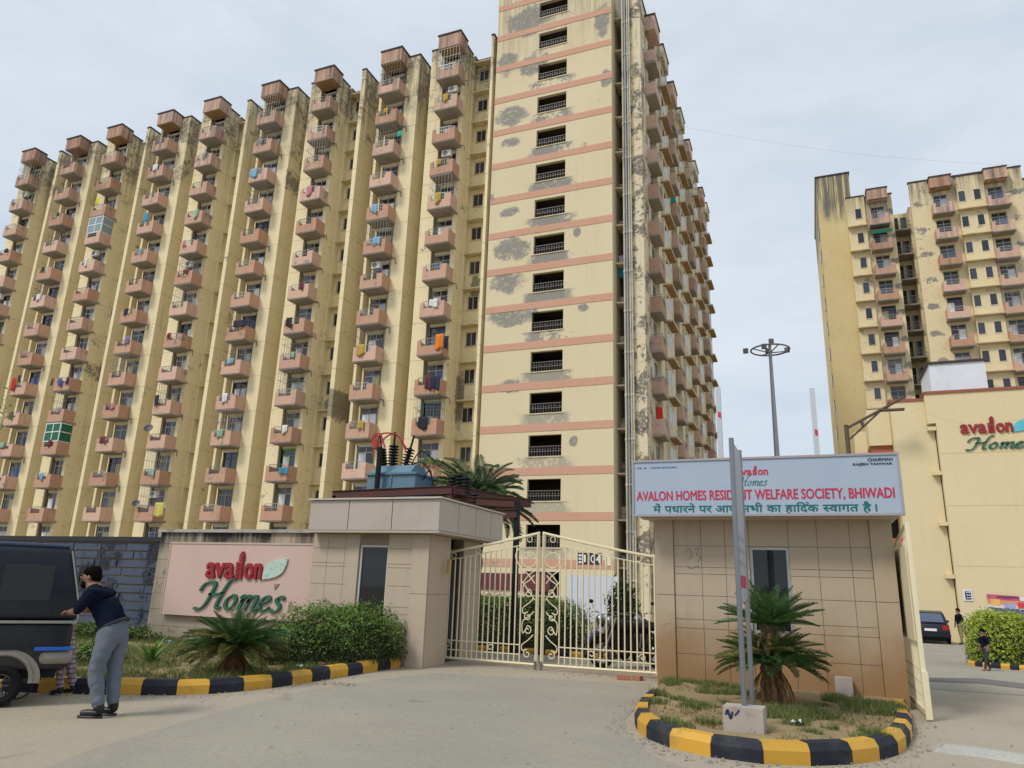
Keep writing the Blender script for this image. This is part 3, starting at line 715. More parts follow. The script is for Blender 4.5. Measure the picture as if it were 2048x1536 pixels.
for z in (3.3, 6.4, 9.2):                    # shallow pour joints in the panel
    B(6.9, 18.95, AY - .454, AY - .45, z, z + .025).build('pour_joint', pm('joint_line', (.50, .41, .22), .9), AX)
# roof tank room
TK = MB(); TK.box(7.0, 9.75, AY + .6, AY + 4, 12.6, 14.55)
o = TK.build('rooftop_cabin', pm('white_sheet', (.70, .74, .80), .5, .06, 1.0, dirt=(.42, .42, .4), dirt_amt=.4)); tag(o, 'white cabin with dark roof edge standing on the annex roof', 'cabin')
MB().box(6.9, 9.85, AY + .5, AY + 4.1, 14.55, 14.68).build('roof_edge', M_COPING, o)
# rusty bracket frame left of the annex
RG = thing('gantry', 'rusty steel gantry post with angled arm reaching to the annex roof', 'gantry', (2.42, 43.5, gz(43.5)))
M_RUST = pm('rusty_steel', (.12, .085, .06), .75, .35, 4, metal=.3)
def hp(x, y, Y=43.5): return hit(x, y, 1, Y)
b0 = hp(1697, 890); b1 = hp(1692, 850); b2 = hp(1765, 818); b3 = hp(1806, 795); b4 = hp(1700, 878)
MB().tube([(b0.x, 43.5, gz(43.5)), tuple(b1)], .12, 8).build('post', M_RUST, RG)
MB().tube([b1 + Vector((0, 0, -.2)), b2, b3], .075, 6).build('arm', M_RUST, RG)
MB().tube([b4, b2], .055, 6).build('brace', M_RUST, RG)
MB().tube([b1.lerp(b2, .4) + Vector((0, 0, -.1)), b4.lerp(b2, .42)], .09, 6).build('strut', M_RUST, RG)
MB().box(b2.x - .1, b3.x, 43.3, 43.7, b2.z - .12, b2.z - .04).build('plate', M_RUST, RG)
# ================================================================== BACKGROUND POSTS
ML = thing('high_mast_light', 'tall grey high mast light with a ring of floodlights', 'lamp post', (-1.95, 60, gz(60)))
M_MAST = pm('galvanised', (.30, .32, .35), .45, .12, 1, metal=.3)
mp = hit(1540, 700, 1, 60)
MB().tube([(mp.x, 60, gz(60)), (mp.x, 60, 12), (mp.x, 60, mp.z + .4)], [.26, .2, .12], 10).build('mast', M_MAST, ML)
mb = MB(); ring = [(mp.x + 1.5 * math.cos(q), 60 + 1.5 * math.sin(q), mp.z) for q in [2 * math.pi * i / 28 for i in range(28)]]
mb.tube(ring, .07, 6, True); mb.build('ring', M_RAILD, ML)
mb = MB()
for i in range(4):
    q = math.pi / 2 * i + .5; mb.tube([(mp.x, 60, mp.z - .25), (mp.x + 1.5 * math.cos(q), 60 + 1.5 * math.sin(q), mp.z)], .05, 5)
mb.build('spokes', M_RAILD, ML)
for q, r in ((math.pi * 1.0, 1.9), (math.pi * .15, 1.45), (math.pi * 1.35, .9), (math.pi * .62, .5), (math.pi * 1.62, .4)):
    x, y = mp.x + r * math.cos(q), 60 + r * math.sin(q)
    MB().box(x - .2, x + .2, y - .14, y + .14, mp.z - .1 if r > .45 else mp.z + .35, mp.z + .28 if r > .45 else mp.z + .8).build('floodlight', M_RAILD, ML)
M_WPOLE = pm('white_paint_pole', (.52, .56, .62), .5, .05); M_REDP = pm('red_emblem', (.55, .03, .05), .6)
for (x, yy, top, lab) in ((1631, 865, 777, 'white flat-topped pole with red emblem right of the mast light'), (1438, 830, 775, 'white pole with red emblem at the right edge of the tower')):
    p = hit(x, yy, 1, 50); tp = hit(x - 5, top, 1, 50)
    W_ = thing('pylon', lab, 'pole', (p.x, 50, gz(50)), group=None)
    B(p.x - .16, p.x + .16, 49.84, 50.16, gz(50), tp.z).build('shaft', M_WPOLE, W_)
    e = MB().prismy([(p.x - .04, p.z - .16), (p.x + .13, p.z - .24), (p.x + .13, p.z + .12), (p.x - .04, p.z + .2)], 49.80, 49.838); e.build('emblem', M_REDP, W_)
# distant wires across the sky
for (a, b, lab) in (((1285, 238, 48), (2060, 332, 60), 'thin overhead wire crossing the sky towards the right block'), ((1815, 806, 44.3), (2060, 833, 40), 'thin cable sagging in front of the annex wall')):
    p, q = hit(a[0], a[1], 1, a[2]), hit(b[0], b[1], 1, b[2])
    pts = [p.lerp(q, i / 16) - Vector((0, 0, .8 * math.sin(math.pi * i / 16))) for i in range(17)]
    tag(MB().tube(pts, .006, 4).build('overhead_wire', M_RAIL), lab, 'wire')
# ================================================================== LETTERING
def text_mesh(body, mat, size=1.0, bold=0.0, shear=0.0, extrude=.01, spacing=1.0):
    cu = bpy.data.curves.new('lettering', 'FONT'); cu.body = body; cu.size = size; cu.offset = bold; cu.shear = shear; cu.extrude = extrude
    cu.space_character = spacing; cu.resolution_u = 3
    ob = bpy.data.objects.new('lettering', cu); COL.objects.link(ob)
    dg = bpy.context.evaluated_depsgraph_get()
    me = bpy.data.meshes.new_from_object(ob.evaluated_get(dg)); me.name = 'lettering'
    bpy.data.objects.remove(ob); me.materials.clear(); me.materials.append(mat)
    return me
def bounds(me):
    a = np.empty(len(me.vertices) * 3); me.vertices.foreach_get('co', a); a = a.reshape(-1, 3); return a
def embolden(me, d):
    """heavier strokes: the same outline laid down again a hair to each side"""
    bm = bmesh.new(); bm.from_mesh(me); base = bm.faces[:]
    for i, (a, b) in enumerate(((d, 0), (-d, 0), (0, d), (0, -d))):
        g = bmesh.ops.duplicate(bm, geom=base); vs = [v for v in g['geom'] if isinstance(v, bmesh.types.BMVert)]
        bmesh.ops.translate(bm, vec=(a, -.0004 * (i + 1), b), verts=vs)
    bm.to_mesh(me); bm.free()
def fit_text(body, mat, parent, x0, x1, z0, z1, y, name='lettering', thick=0.0, **k):
    """lettering in the XZ plane, stretched to the measured box, facing -Y"""
    me = text_mesh(body, mat, **k); a = bounds(me)
    lo, hi = a.min(0), a.max(0)
    b = np.empty_like(a)
    b[:, 0] = x0 + (a[:, 0] - lo[0]) / (hi[0] - lo[0]) * (x1 - x0)
    b[:, 2] = z0 + (a[:, 1] - lo[1]) / (hi[1] - lo[1]) * (z1 - z0)
    b[:, 1] = y - (a[:, 2] - lo[2])
    off = WL.get(parent.name, (0, 0, 0)); b -= np.array(off)
    me.vertices.foreach_set('co', b.ravel()); me.update()
    if thick: embolden(me, thick)
    return obj(name, me, parent)
def stroke(mb, pts, fx, w=.16, wmin=.05, nib=R(38), d=.02):
    """pen stroke with a broad nib: thick and thin like chancery script; fx maps letter space to (x, z), y is the face"""
    P = catmull([(p[0], p[1], 0) for p in pts], 5); vs = []; fs = []; n = len(P)
    for i in range(n):
        t = P[min(i + 1, n - 1)] - P[max(i - 1, 0)]; an = math.atan2(t.y, t.x)
        h = .5 * (wmin + (w - wmin) * abs(math.sin(an - nib))); px, py = -math.sin(an) * h, math.cos(an) * h
        for sx in (1, -1):
            x, y, z = fx(P[i].x + px * sx, P[i].y + py * sx); vs += [(x, y - d, z), (x, y, z)]
    for i in range(n - 1):
        a = 4 * i; b = a + 4
        fs += [(a, a + 2, b + 2, b), (a + 1, b + 1, b + 3, a + 3), (a, b, b + 1, a + 1), (a + 2, a + 3, b + 3, b + 2)]
    fs += [(0, 1, 3, 2), (4 * n - 4, 4 * n - 2, 4 * n - 1, 4 * n - 3)]
    mb.add(vs, fs)
HOMES = [('H', [[(-.35, 1.2), (-.15, 1.7), (.3, 1.85), (.62, 1.72), (.5, .9), (.3, .2), (.0, -.08), (-.4, -.05)], [(1.95, 2.12), (1.6, 2.0), (1.35, 1.3), (1.15, .4), (1.22, .02), (1.5, .12)], [(.35, .98), (.8, 1.0), (1.4, 1.12)]]),
         ('o', [[(2.1, .98), (1.8, .72), (1.75, .3), (1.98, .02), (2.28, .2), (2.4, .62), (2.25, .95), (2.05, .98)]]),
         ('m', [[(2.68, .8), (2.86, 1.0), (2.86, .6), (2.74, 0)], [(2.8, .5), (3.05, .92), (3.3, .96), (3.3, .6), (3.18, 0)], [(3.25, .5), (3.5, .92), (3.78, .96), (3.78, .6), (3.7, .1), (3.9, .04), (4.05, .2)]]),
         ('e', [[(4.12, .45), (4.5, .6), (4.68, .82), (4.5, 1.0), (4.25, .86), (4.12, .42), (4.3, .03), (4.6, .08), (4.82, .3)]]),
         ('s', [[(5.62, .86), (5.42, 1.02), (5.16, .88), (5.24, .62), (5.48, .4), (5.42, .1), (5.14, -.02), (4.92, .1)]])]
def homes(parent, mat, x0, z0, s, y, w=.2, wmin=.07, d=.03, shear=.2, until='s', sv=1.0):
    for ch, st in HOMES:
        mb = MB()
        for q in st: stroke(mb, q, lambda u, v: (x0 + (u + shear * v) * s, y, z0 + v * s * sv), w, wmin, d=d)
        o = mb.build('letter', mat, parent); recalc(o.data)
        if ch == until: break
def avalon(parent, mat, x0, x1, z0, h, y, d=.03, leafmat=None, bold=.010, skip=0):
    L = x1 - x0
    if skip == 0: fit_text('ava', mat, parent, x0, x0 + .50 * L, z0, z0 + h, y, 'letters', bold=bold, extrude=d / 2, thick=h * .03)
    elif skip == 2: fit_text('a', mat, parent, x0 + .36 * L, x0 + .5 * L, z0, z0 + h, y, 'letters', bold=bold, extrude=d / 2, thick=h * .03)
    fit_text('on', mat, parent, x0 + .69 * L, x1, z0, z0 + h, y, 'letters', bold=bold, extrude=d / 2, thick=h * .03)
    a = x0 + .535 * L; w = .125 * L; m = MB()      # the l is a little tower of storeys
    for i in range(5):
        for j in range(2): m.box(a + w * .5 * j, a + w * .5 * j + w * .44, y - d, y, z0 + h * .22 * i, z0 + h * .22 * i + h * .19)
    m.box(a + w * .1, a + w * .16, y - d * .8, y, z0, z0 + h * 1.1)
    for i in range(3): m.box(a + w * .35, a + w * 1.0, y - d * 1.1, y, z0 + h * 1.12 + h * .17 * i, z0 + h * 1.12 + h * .17 * i + h * .145)
    m.prismy([(a + w * .45, z0 + h * 1.62), (a + w * .95, z0 + h * 1.62), (a + w * .85, z0 + h * 1.78), (a + w * .6, z0 + h * 1.78)], y - d, y)
    m.build('tower_letter', mat, parent)
    if leafmat:
        n = 14; pts = []; c0 = (x1 + .02 * L, z0); c1 = (x1 + .42 * L, z0 + 1.35 * h)
        for i in range(n + 1):
            t = i / n; q = math.sin(math.pi * t); pts.append((c0[0] + (c1[0] - c0[0]) * t + q * .10 * L, c0[1] + (c1[1] - c0[1]) * t - q * .32 * h))
        for i in range(n - 1, 0, -1):
            t = i / n; q = math.sin(math.pi * t); pts.append((c0[0] + (c1[0] - c0[0]) * t - q * .13 * L, c0[1] + (c1[1] - c0[1]) * t + q * .36 * h))
        o = MB().prismy(pts, y - d * .8, y).build('leaf_emblem', leafmat, parent); recalc(o.data)
M_RED = pm('letter_red', (.30, .012, .02), .45, .15, 6); M_GRN = pm('letter_green', (.02, .13, .075), .5, .2, 6, dirt=(.05, .05, .05), dirt_amt=.5)
M_RED2 = pm('print_red', (.50, .02, .07), .6, .05); M_TEALP = pm('print_teal', (.0, .13, .13), .6, .05); M_INK = pm('print_navy', (.03, .04, .09), .6, .05)
M_LEAFE = pm('leaf_emblem', (.50, .62, .55), .5, .3, 25, dirt=(.12, .32, .26), dirt_amt=.9)
# ---- annex lettering
def A_(x, y): return hit(x, y, 1, AY - .455)
p, q = A_(1922, 868), A_(2027, 868)
avalon(AX, M_RED, p.x, q.x, p.z, .50, AY - .452, .08, pm('leaf_cyan', (.10, .50, .62), .5))
homes(AX, M_GRN, A_(1940, 900).x, A_(1940, 899).z, .50, AY - .452, .26, .10, .08, sv=.66)
# ---- small plates and posters on buildings
M_PLATE = pm('plate_dark', (.012, .012, .018), .5); M_PWHITE = pm('plate_white', (.75, .76, .78), .6, .04)
pl = B(-13.62, -13.02, TF - .06, TF - .035, 3.02, 3.72).build('name_plate', M_PLATE, TW)
for i in range(3): MB().box(-13.56, -13.40, TF - .064, TF - .061, 3.50 - .21 * i, 3.63 - .21 * i).box(-13.37, -13.28, TF - .064, TF - .061, 3.50 - .21 * i, 3.63 - .21 * i).build('marks', M_PWHITE, pl)
MB().box(-13.22, -13.10, TF - .064, TF - .061, 3.15, 3.6).build('marks', M_PWHITE, pl)
pl = B(-12.85, -12.1, TF - .06, TF - .035, 3.02, 3.72).build('number_plate', M_PLATE, TW)
fit_text('C', M_PWHITE, pl, -12.78, -12.50, 3.12, 3.6, TF - .062, extrude=.002, thick=.012); fit_text('4', M_PWHITE, pl, -12.44, -12.17, 3.12, 3.6, TF - .062, extrude=.002, thick=.012)
pl = B(-11.85, -11.5, TF - .07, TF - .035, 2.95, 3.75).build('meter_box', M_FRAME, TW)
p, q = A_(1925, 1180), A_(1946, 1202)
bs = B(p.x, q.x, AY - .50, AY - .455, q.z, p.z).build('notice_board', M_PWHITE); tag(bs, 'small blue notice board on the annex wall above the road', 'sign')
B(p.x + .08, q.x - .06, AY - .505, AY - .498, q.z + .06, p.z - .06).build('face', pm('plate_blue', (.012, .02, .09), .5), bs)
mb = MB()
for i in range(4):
    for j in range(3): mb.box(p.x + .14 + .1 * j, p.x + .14 + .1 * j + .07, AY - .51, AY - .504, q.z + .13 + .13 * i, q.z + .18 + .13 * i)
mb.build('marks', M_PWHITE, bs)
# torn festival banner
p, q = A_(1973, 1188), A_(2075, 1232)
bn = thing('banner', 'torn pink and orange printed banner hung on the annex wall', 'banner', (p.x, AY - .5, q.z))
x0, x1, z0, z1 = p.x, q.x, q.z + .1, p.z; yb = AY - .5; hh = z1 - z0; ww_ = x1 - x0
def strip(zf0, zf1, mat, xf0=0, xf1=1, dy=0):
    m = MB(); n = 14; vs = []
    for i in range(n + 1):
        u = xf0 + (xf1 - xf0) * i / n; y = yb + .02 * math.sin(u * 17) - dy
        vs += [(x0 + ww_ * u, y, z0 + hh * zf0 - .1 * u), (x0 + ww_ * u, y, z0 + hh * zf1 - .1 * u)]
    m.add(vs, [(2 * i, 2 * i + 2, 2 * i + 3, 2 * i + 1) for i in range(n)]); return m.build('printed_panel', mat, bn)
strip(0, .28, pm('banner_blue', (.03, .06, .35), .6)); strip(.28, .45, pm('banner_cream', (.72, .66, .60), .6)); strip(.45, .72, pm('banner_orange', (.70, .30, .12), .6)); strip(.72, 1, pm('banner_pink', (.55, .09, .18), .6))
strip(.30, .58, pm('banner_lilac', (.38, .36, .62), .6), .34, .58, .012); strip(.34, .66, pm('banner_red', (.62, .05, .07), .6), .62, .95, .012); strip(.40, .75, pm('banner_yellow', (.75, .45, .12), .6), .06, .26, .012)
strip(.75, 1.0, pm('banner_white', (.75, .75, .74), .6), .68, .97, .02)
mb = MB()
for i in range(9): mb.box(x0 + ww_ * (.2 + .05 * i), x0 + ww_ * (.235 + .05 * i), yb - .04, yb - .036, z0 + hh * .82, z0 + hh * .9)
mb.build('printed_marks', M_INK, bn)
# ================================================================== GATEHOUSES
TILE = (.46, .38, .285)
MUD = (.3, 1.45, .85, (.28, .15, .06))
M_CLAD = wall_mat('stone_cladding', TILE, stain=(.16, .12, .09), streak=.25, peel=0, mud=MUD, tint=.6)
M_CLADL = wall_mat('stone_cladding_left', (.50, .42, .33), stain=(.16, .12, .09), streak=.3, peel=0, tint=.4)
M_JOINT = pm('joint_dark', (.25, .20, .145), .9)
M_FASC = pm('fascia_panel', (.46, .40, .355), .45, .06, 1.2, dirt=(.33, .27, .2), dirt_amt=.35, rnd=.05)
def panels(par, cols, rows, y, mat, thick=.012, gap=.008, hole=None, ax='x', xc=None, body=None):
    for a, b in cols:
        for c, d in rows:
            if hole and a < hole[1] - .01 and b > hole[0] + .01 and c < hole[3] - .01 and d > hole[2] + .01: continue
            m = MB()
            if ax == 'x': m.box(a + gap / 2, b - gap / 2, y - thick, y, c + gap / 2, d - gap / 2)
            else: m.box(xc, xc + thick, a + gap / 2, b - gap / 2, c + gap / 2, d - gap / 2)
            m.build('cladding_panel', mat, par)
def pairs(l): return list(zip(l[:-1], l[1:]))
# right gatehouse
RG2 = thing('gatehouse', 'stone-clad gatehouse under the blue welcome signboard', 'gatehouse', (-.6, 13, 0))
GX0, GX1, GY = -2.48, 1.17, 12.84
wz0, wz1, wxa, wxb = .95, 2.31, -.95, -.33
m = MB(); m.box(GX0, wxa, GY, GY + .25, -.1, 2.78).box(wxb, GX1, GY, GY + .25, -.1, 2.78).box(wxa, wxb, GY + .002, GY + .248, -.1, wz0).box(wxa, wxb, GY + .002, GY + .248, wz1, 2.78)
m.box(GX0, GX0 + .25, GY + .25, 15.4, -.1, 2.78).box(GX1 - .25, GX1, GY + .25, 15.4, -.1, 2.78).box(GX0 + .25, GX1 - .25, 15.15, 15.4, -.1, 2.78)
m.build('wall', M_JOINT, RG2)
rowsR = [.0, .58, .98, 1.12, 1.5, 1.85, 1.96, 2.31, 2.77]
colsR = [-2.18, -1.72, -1.33, wxa, wxb, .1, .58, .87]
hole = (wxa, wxb, wz0, wz1)
panels(RG2, pairs(colsR), pairs(rowsR), GY, M_CLAD, hole=hole)
panels(RG2, [(GX0 - .02, -2.18), (.87, GX1 + .02)], [(0, 1.5), (1.5, 2.77)], GY - .012, M_CLAD, .03)
panels(RG2, pairs([GY + .001, 13.6, 14.4, 15.4]), [(0, 1.5), (1.5, 2.77)], 0, M_CLAD, .02, ax='y', xc=GX1)
panels(RG2, pairs([GY + .001, 13.6, 14.4, 15.4]), [(0, 1.5), (1.5, 2.77)], 0, M_CLAD, .02, ax='y', xc=GX0 - .02)
# window: dark room with a pane that mirrors the sky and the trees opposite
wn = MB().box(wxa, wxa + .05, GY + .04, GY + .12, wz0, wz1).box(wxb - .05, wxb, GY + .04, GY + .12, wz0, wz1).box(wxa + .05, wxb - .05, GY + .04, GY + .12, wz1 - .05, wz1).box(wxa + .05, wxb - .05, GY + .04, GY + .12, wz0, wz0 + .05).build('window', pm('aluminium', (.42, .42, .42), .4, .1, metal=.5), RG2)
def mirror_glass(name):
    mt, nt, b = newmat(name); b.inputs['Base Color'].default_value = (.012, .016, .018, 1); b.inputs['Roughness'].default_value = .03
    b.inputs['IOR'].default_value = 1.5
    bump(nt, b, nz(nt, nd(nt, 'NewGeometry').outputs['Position'], 1.5, 2), .02, .05); return mt
M_MGLASS = mirror_glass('tinted_glass')
B(wxa + .05, wxb - .05, GY + .07, GY + .08, wz0 + .05, wz1 - .05).build('pane', M_MGLASS, wn)
B(wxa - .06, wxb + .06, GY - .07, GY + .03, wz0 - .06, wz0).build('sill', M_CLAD, RG2)
# roof slab + fascia behind the sign
B(-2.70, 1.30, 12.34, 15.8, 2.78, 3.55).build('roof_slab', M_FASC, RG2)
B(-2.66, 1.26, 12.42, 12.8, 2.74, 2.779).build('soffit', pm('soffit_cream', (.55, .46, .36), .9, .1), RG2)
# scrawl on the wall: three strokes of black marker
mb = MB()
for pts in ([(-1.98, 2.2), (-1.92, 2.27), (-1.88, 2.15), (-1.95, 2.08)], [(-1.84, 2.25), (-1.75, 2.27), (-1.80, 2.17), (-1.73, 2.12), (-1.80, 2.04)], [(-1.96, 1.99), (-1.9, 1.93), (-1.8, 1.98), (-1.76, 1.93)]):
    stroke(mb, [(a, b) for a, b in pts], lambda u, v: (u, GY - .0125, v), .008, .006, d=.001)
mb.build('graffiti', M_INK, RG2)
# welcome signboard
SG = thing('signboard', 'blue-grey welcome signboard with red and teal print over the right gatehouse', 'sign', (-.7, 12.28, 2.7))
SX0, SX1, SZ0, SZ1, SY = -2.76, 1.34, 2.75, 3.70, 12.26
m, nt, b = newmat('flex_print')
pos = nd(nt, 'NewGeometry').outputs['Position']
cc = mixc(nt, nz(nt, pos, 1.2, 3), (.33, .41, .53), (.385, .46, .57)); nt.links.new(cc, b.inputs['Base Color']); b.inputs['Roughness'].default_value = .42
bump(nt, b, nz(nt, vml(nt, pos, (1.2, 1, 2.5)), 1.6, 3), .03, .25); M_FLEX = m
B(SX0 + .03, SX1 - .03, SY, SY + .03, SZ0 + .03, SZ1 - .03).build('banner_face', M_FLEX, SG)
fm = MB(); t_ = .035
fm.box(SX0, SX1, SY - .02, SY + .06, SZ1 - t_, SZ1).box(SX0, SX1, SY - .02, SY + .06, SZ0, SZ0 + t_).box(SX0, SX0 + t_, SY - .018, SY + .058, SZ0 + t_, SZ1 - t_).box(SX1 - t_, SX1, SY - .018, SY + .058, SZ0 + t_, SZ1 - t_)
fm.build('frame', pm('sign_frame', (.36, .33, .34), .5, .1, metal=.2), SG)
def S_(x, y): return hit(x, y, 1, SY)
ty = SY - .001
p, q = S_(1274, 1003), S_(1790, 997); fit_text('AVALON HOMES RESIDENT WELFARE SOCIETY, BHIWADI', M_RED2, SG, p.x, q.x, 2.992, 3.17, ty, extrude=.002, thick=.0042)
avalon(SG, M_RED2, S_(1472, 950).x, S_(1536, 950).x, 3.405, .085, ty, .004)
homes(SG, M_TEALP, S_(1478, 970).x, 3.235, .075, ty, .18, .07, .004, .22)
fit_text('CHAIRMAN', M_INK, SG, S_(1735, 920).x, S_(1785, 920).x, 3.575, 3.62, ty, extrude=.002, thick=.0025)
fit_text('RAJESH TANWAR', M_INK, SG, S_(1706, 930).x, S_(1785, 930).x, 3.505, 3.55, ty, extrude=.002, thick=.0025)
mb = MB(); x = S_(1273, 937).x
for i in range(26):
    w_ = .012 + .012 * ((i * 7) % 3) / 2
    if i not in (4, 7, 8): mb.box(x + i * .0265, x + i * .0265 + w_, ty - .002, ty, 3.555, 3.575 + .008 * (i % 2))
mb.build('small_print', pm('print_blue', (.05, .11, .26), .6), SG)
# Devanagari line from the built-in font; the conjunct and the reph are assembled by hand
def deva(parent, mat, x0, x1, z0, h, y):
    words = ['\u092e\u0947\u0902', '\u092a\u0927\u093e\u0930\u0928\u0947', '\u092a\u0930', '\u0906\u092a', '\u0938\u092d\u0940', '\u0915\u093e', '\u0939\u093e\u093f\u0926\u0915', ('\u0938', '\u0935\u093e\u0917\u0924'), '\u0939\u0948', '\u0964']
    lay = []; x = 0
    for w in words:
        segs = w if isinstance(w, tuple) else (w,); ms = []; xs = x
        for k, sg in enumerate(segs):
            me = text_mesh(sg, mat, extrude=.01); a = bounds(me)
            if len(segs) == 2 and k == 0:            # half form: drop the right-hand stem
                cut = a[:, 0].max() - .31 * (a[:, 0].max() - a[:, 0].min())
                bm = bmesh.new(); bm.from_mesh(me); bmesh.ops.bisect_plane(bm, geom=bm.verts[:] + bm.edges[:] + bm.faces[:], plane_co=(cut, 0, 0), plane_no=(1, 0, 0), clear_outer=True); bm.to_mesh(me); bm.free(); a = bounds(me)
            ms.append((me, x - a[:, 0].min())); x += a[:, 0].max() - a[:, 0].min() - (.02 if len(segs) == 2 and k == 0 else 0)
        lay.append((w, ms, xs, x)); x += .30
    s = (x1 - x0) / (x - .30); off = np.array(WL.get(parent.name, (0, 0, 0)))
    for w, ms, xa, xb in lay:
        for me, dx in ms:
            a = bounds(me); b = np.empty_like(a); b[:, 0] = x0 + (a[:, 0] + dx) * s; b[:, 1] = y - .002 * (a[:, 2] > 0); b[:, 2] = z0 + a[:, 1] * h
            b -= off; me.vertices.foreach_set('co', b.ravel()); me.update(); embolden(me, .0042); obj('word', me, parent)
        if w == words[6]:
            mb = MB(); c = xa + (xb - xa) * .66; stroke(mb, [(c, .66), (c + .10, .78), (c + .02, .88), (c - .08, .86)], lambda u, v: (x0 + u * s, y, z0 + v * h), .09, .07, d=.003); o = mb.build('reph', mat, parent); recalc(o.data)
deva(SG, M_TEALP, S_(1307, 1028).x, S_(1755, 1026).x, 2.815, .165, ty)
# left gatehouse
LG = thing('gatehouse', 'stone-clad gatehouse with flat grey fascia left of the gate', 'gatehouse', (-8.2, 13.5, 0))
LX0, LX1, LY = -9.75, -6.99, 13.0
lw = (-8.60, -7.92, .55, 2.27)
m = MB(); m.box(LX0, lw[0], LY, LY + .25, -.1, 2.5).box(lw[1], LX1, LY, LY + .25, -.1, 2.5).box(lw[0], lw[1], LY + .002, LY + .248, -.1, lw[2]).box(lw[0], lw[1], LY + .002, LY + .248, lw[3], 2.5)
m.box(LX1 - .25, LX1, LY + .25, 13.9, -.1, 2.5).box(LX1 - .35, LX1 - .1, 14.75, 15.6, -.1, 2.5).box(LX0, LX0 + .25, LY + .25, 15.6, -.1, 2.5).box(LX0 + .25, LX1 - .36, 15.4, 15.6, -.1, 2.5)
m.build('wall', M_JOINT, LG)
rowsL = [.0, .5, .95, 1.08, 1.48, 1.83, 1.90, 2.2, 2.49]
panels(LG, [(-9.75, -9.38), (-9.38, -8.95), (-8.95, lw[0]), (lw[0], lw[1]), (lw[1], -7.36)], pairs(rowsL), LY, M_CLADL, hole=lw)
panels(LG, [(-7.36, LX1 + .02)], [(0, 1.35), (1.35, 2.49)], LY - .012, M_CLADL, .03)
panels(LG, [(LY, 13.9)], [(0, 1.35), (1.35, 2.49)], 0, M_CLADL, .02, ax='y', xc=LX1)
panels(LG, [(14.75, 15.6)], pairs([0, .7, 1.35, 1.9, 2.49]), 0, M_CLADL, .02, ax='y', xc=LX1 - .1)
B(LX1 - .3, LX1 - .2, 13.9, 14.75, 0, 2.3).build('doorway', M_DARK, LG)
wn = MB().box(lw[0], lw[0] + .05, LY + .02, LY + .1, lw[2], lw[3]).box(lw[1] - .03, lw[1], LY + .02, LY + .1, lw[2], lw[3]).box(lw[0] + .05, lw[1] - .03, LY + .02, LY + .1, lw[3] - .04, lw[3]).build('window', pm('window_white', (.55, .55, .53), .5), LG)
B(lw[0] + .05, lw[1] - .03, LY + .05, LY + .06, lw[2], lw[3] - .04).build('pane', M_MGLASS, wn)
B(lw[0] - .28, lw[0] - .005, LY - .024, LY - .021, lw[2], lw[3]).build('reveal', M_CLADL, LG)
FX0, FX1, FY, FZ0, FZ1 = -9.72, -6.65, 12.7, 2.53, 3.16
B(FX0 + .02, FX1 - .02, FY + .02, 15.9, FZ0 + .02, FZ1 - .03).build('roof_slab', M_JOINT, LG)
panels(LG, pairs([FX0, -8.75, -7.72, FX1]), [(FZ0, FZ1)], FY + .02, M_FASC, .02, .02)
panels(LG, pairs([FY + .001, 13.55, 14.4, 15.2, 15.9]), [(FZ0, FZ1)], 0, M_FASC, .02, .02, ax='y', xc=FX1 - .02)
m = MB().box(FX0 - .04, FX1 + .04, FY - .05, FY + .1, FZ1, FZ1 + .035).box(FX1 - .1, FX1 + .04, FY + .1, 15.94, FZ1, FZ1 + .035); m.build('roof_edge', pm('edge_trim', (.50, .44, .38), .6), LG)
B(FX0, FX1, FY, 15.9, FZ0 - .03, FZ0 + .018).build('soffit', pm('soffit_tan', (.48, .40, .31), .9, .1), LG)
mb = MB().tube([(-6.85, 13.6, 2.05), (-6.85, 13.6, 1.75)], .04, 6); mb.build('hinge', pm('brass_hinge', (.45, .30, .08), .5, metal=.5), LG)
# ================================================================== NAME WALL
NW = thing('name_wall', 'stone-clad wall carrying the pink estate name panel, left of the gatehouse', 'wall', (-12, 13.4, 0))
NX0, NX1, NY = -14.45, -9.80, 13.35
B(NX0, NX1, NY, NY + .5, -.1, 2.53).build('core', M_JOINT, NW)
M_NCLAD = wall_mat('name_wall_cladding', (.40, .345, .265), stain=(.035, .032, .03), streak=.6, peel=0, tint=.6, top=(1.95, 2.6, 1.3), spatter=.5)
panels(NW, [(NX0 - .02, -13.98)], pairs([0, .42, .78, 1.13, 1.48, 1.9, 2.27]), NY, M_NCLAD)
panels(NW, pairs([NX0 - .02, -13.98, -13.35, -12.6, -11.85, -11.1, -10.45, NX1]), [(2.27, 2.53)], NY, M_NCLAD)
panels(NW, pairs([-13.98, -13.0, -12.0, -11.0, NX1]), [(0, .42), (.42, .67)], NY, M_NCLAD)
B(NX0 - .06, NX1, NY - .08, NY + .55, 2.53, 2.60).build('coping', pm('coping_grey', (.40, .38, .34), .8, .2, dirt=(.08, .08, .08), dirt_amt=.6), NW)
npn = B(-13.95, NX1 - .01, NY - .14, NY - .001, .68, 2.26).build('name_panel', pm('panel_pink', (.60, .43, .37), .55, .05, .8, dirt=(.46, .34, .28), dirt_amt=.3), NW)
PYF = NY - .14
def N_(x, y): return hit(x, y, 1, PYF)
NP = npn
fm = MB().box(-13.98, NX1, PYF - .015, NY - .002, 2.261, 2.30).box(-13.985, -13.951, PYF - .012, NY - .002, .68, 2.26); fm.build('panel_trim', pm('panel_trim', (.50, .40, .32), .6, .1), NW)
p, q = N_(413, 1156), N_(524, 1157)
avalon(NW, M_RED, p.x, q.x, p.z + .01, .33, PYF, .05, M_LEAFE)
p, q = N_(390, 1220), N_(575, 1222)
homes(NW, M_GRN, p.x + .14, p.z + .06, (q.x - p.x) / 6.4, PYF, .22, .09, .05, sv=.76)
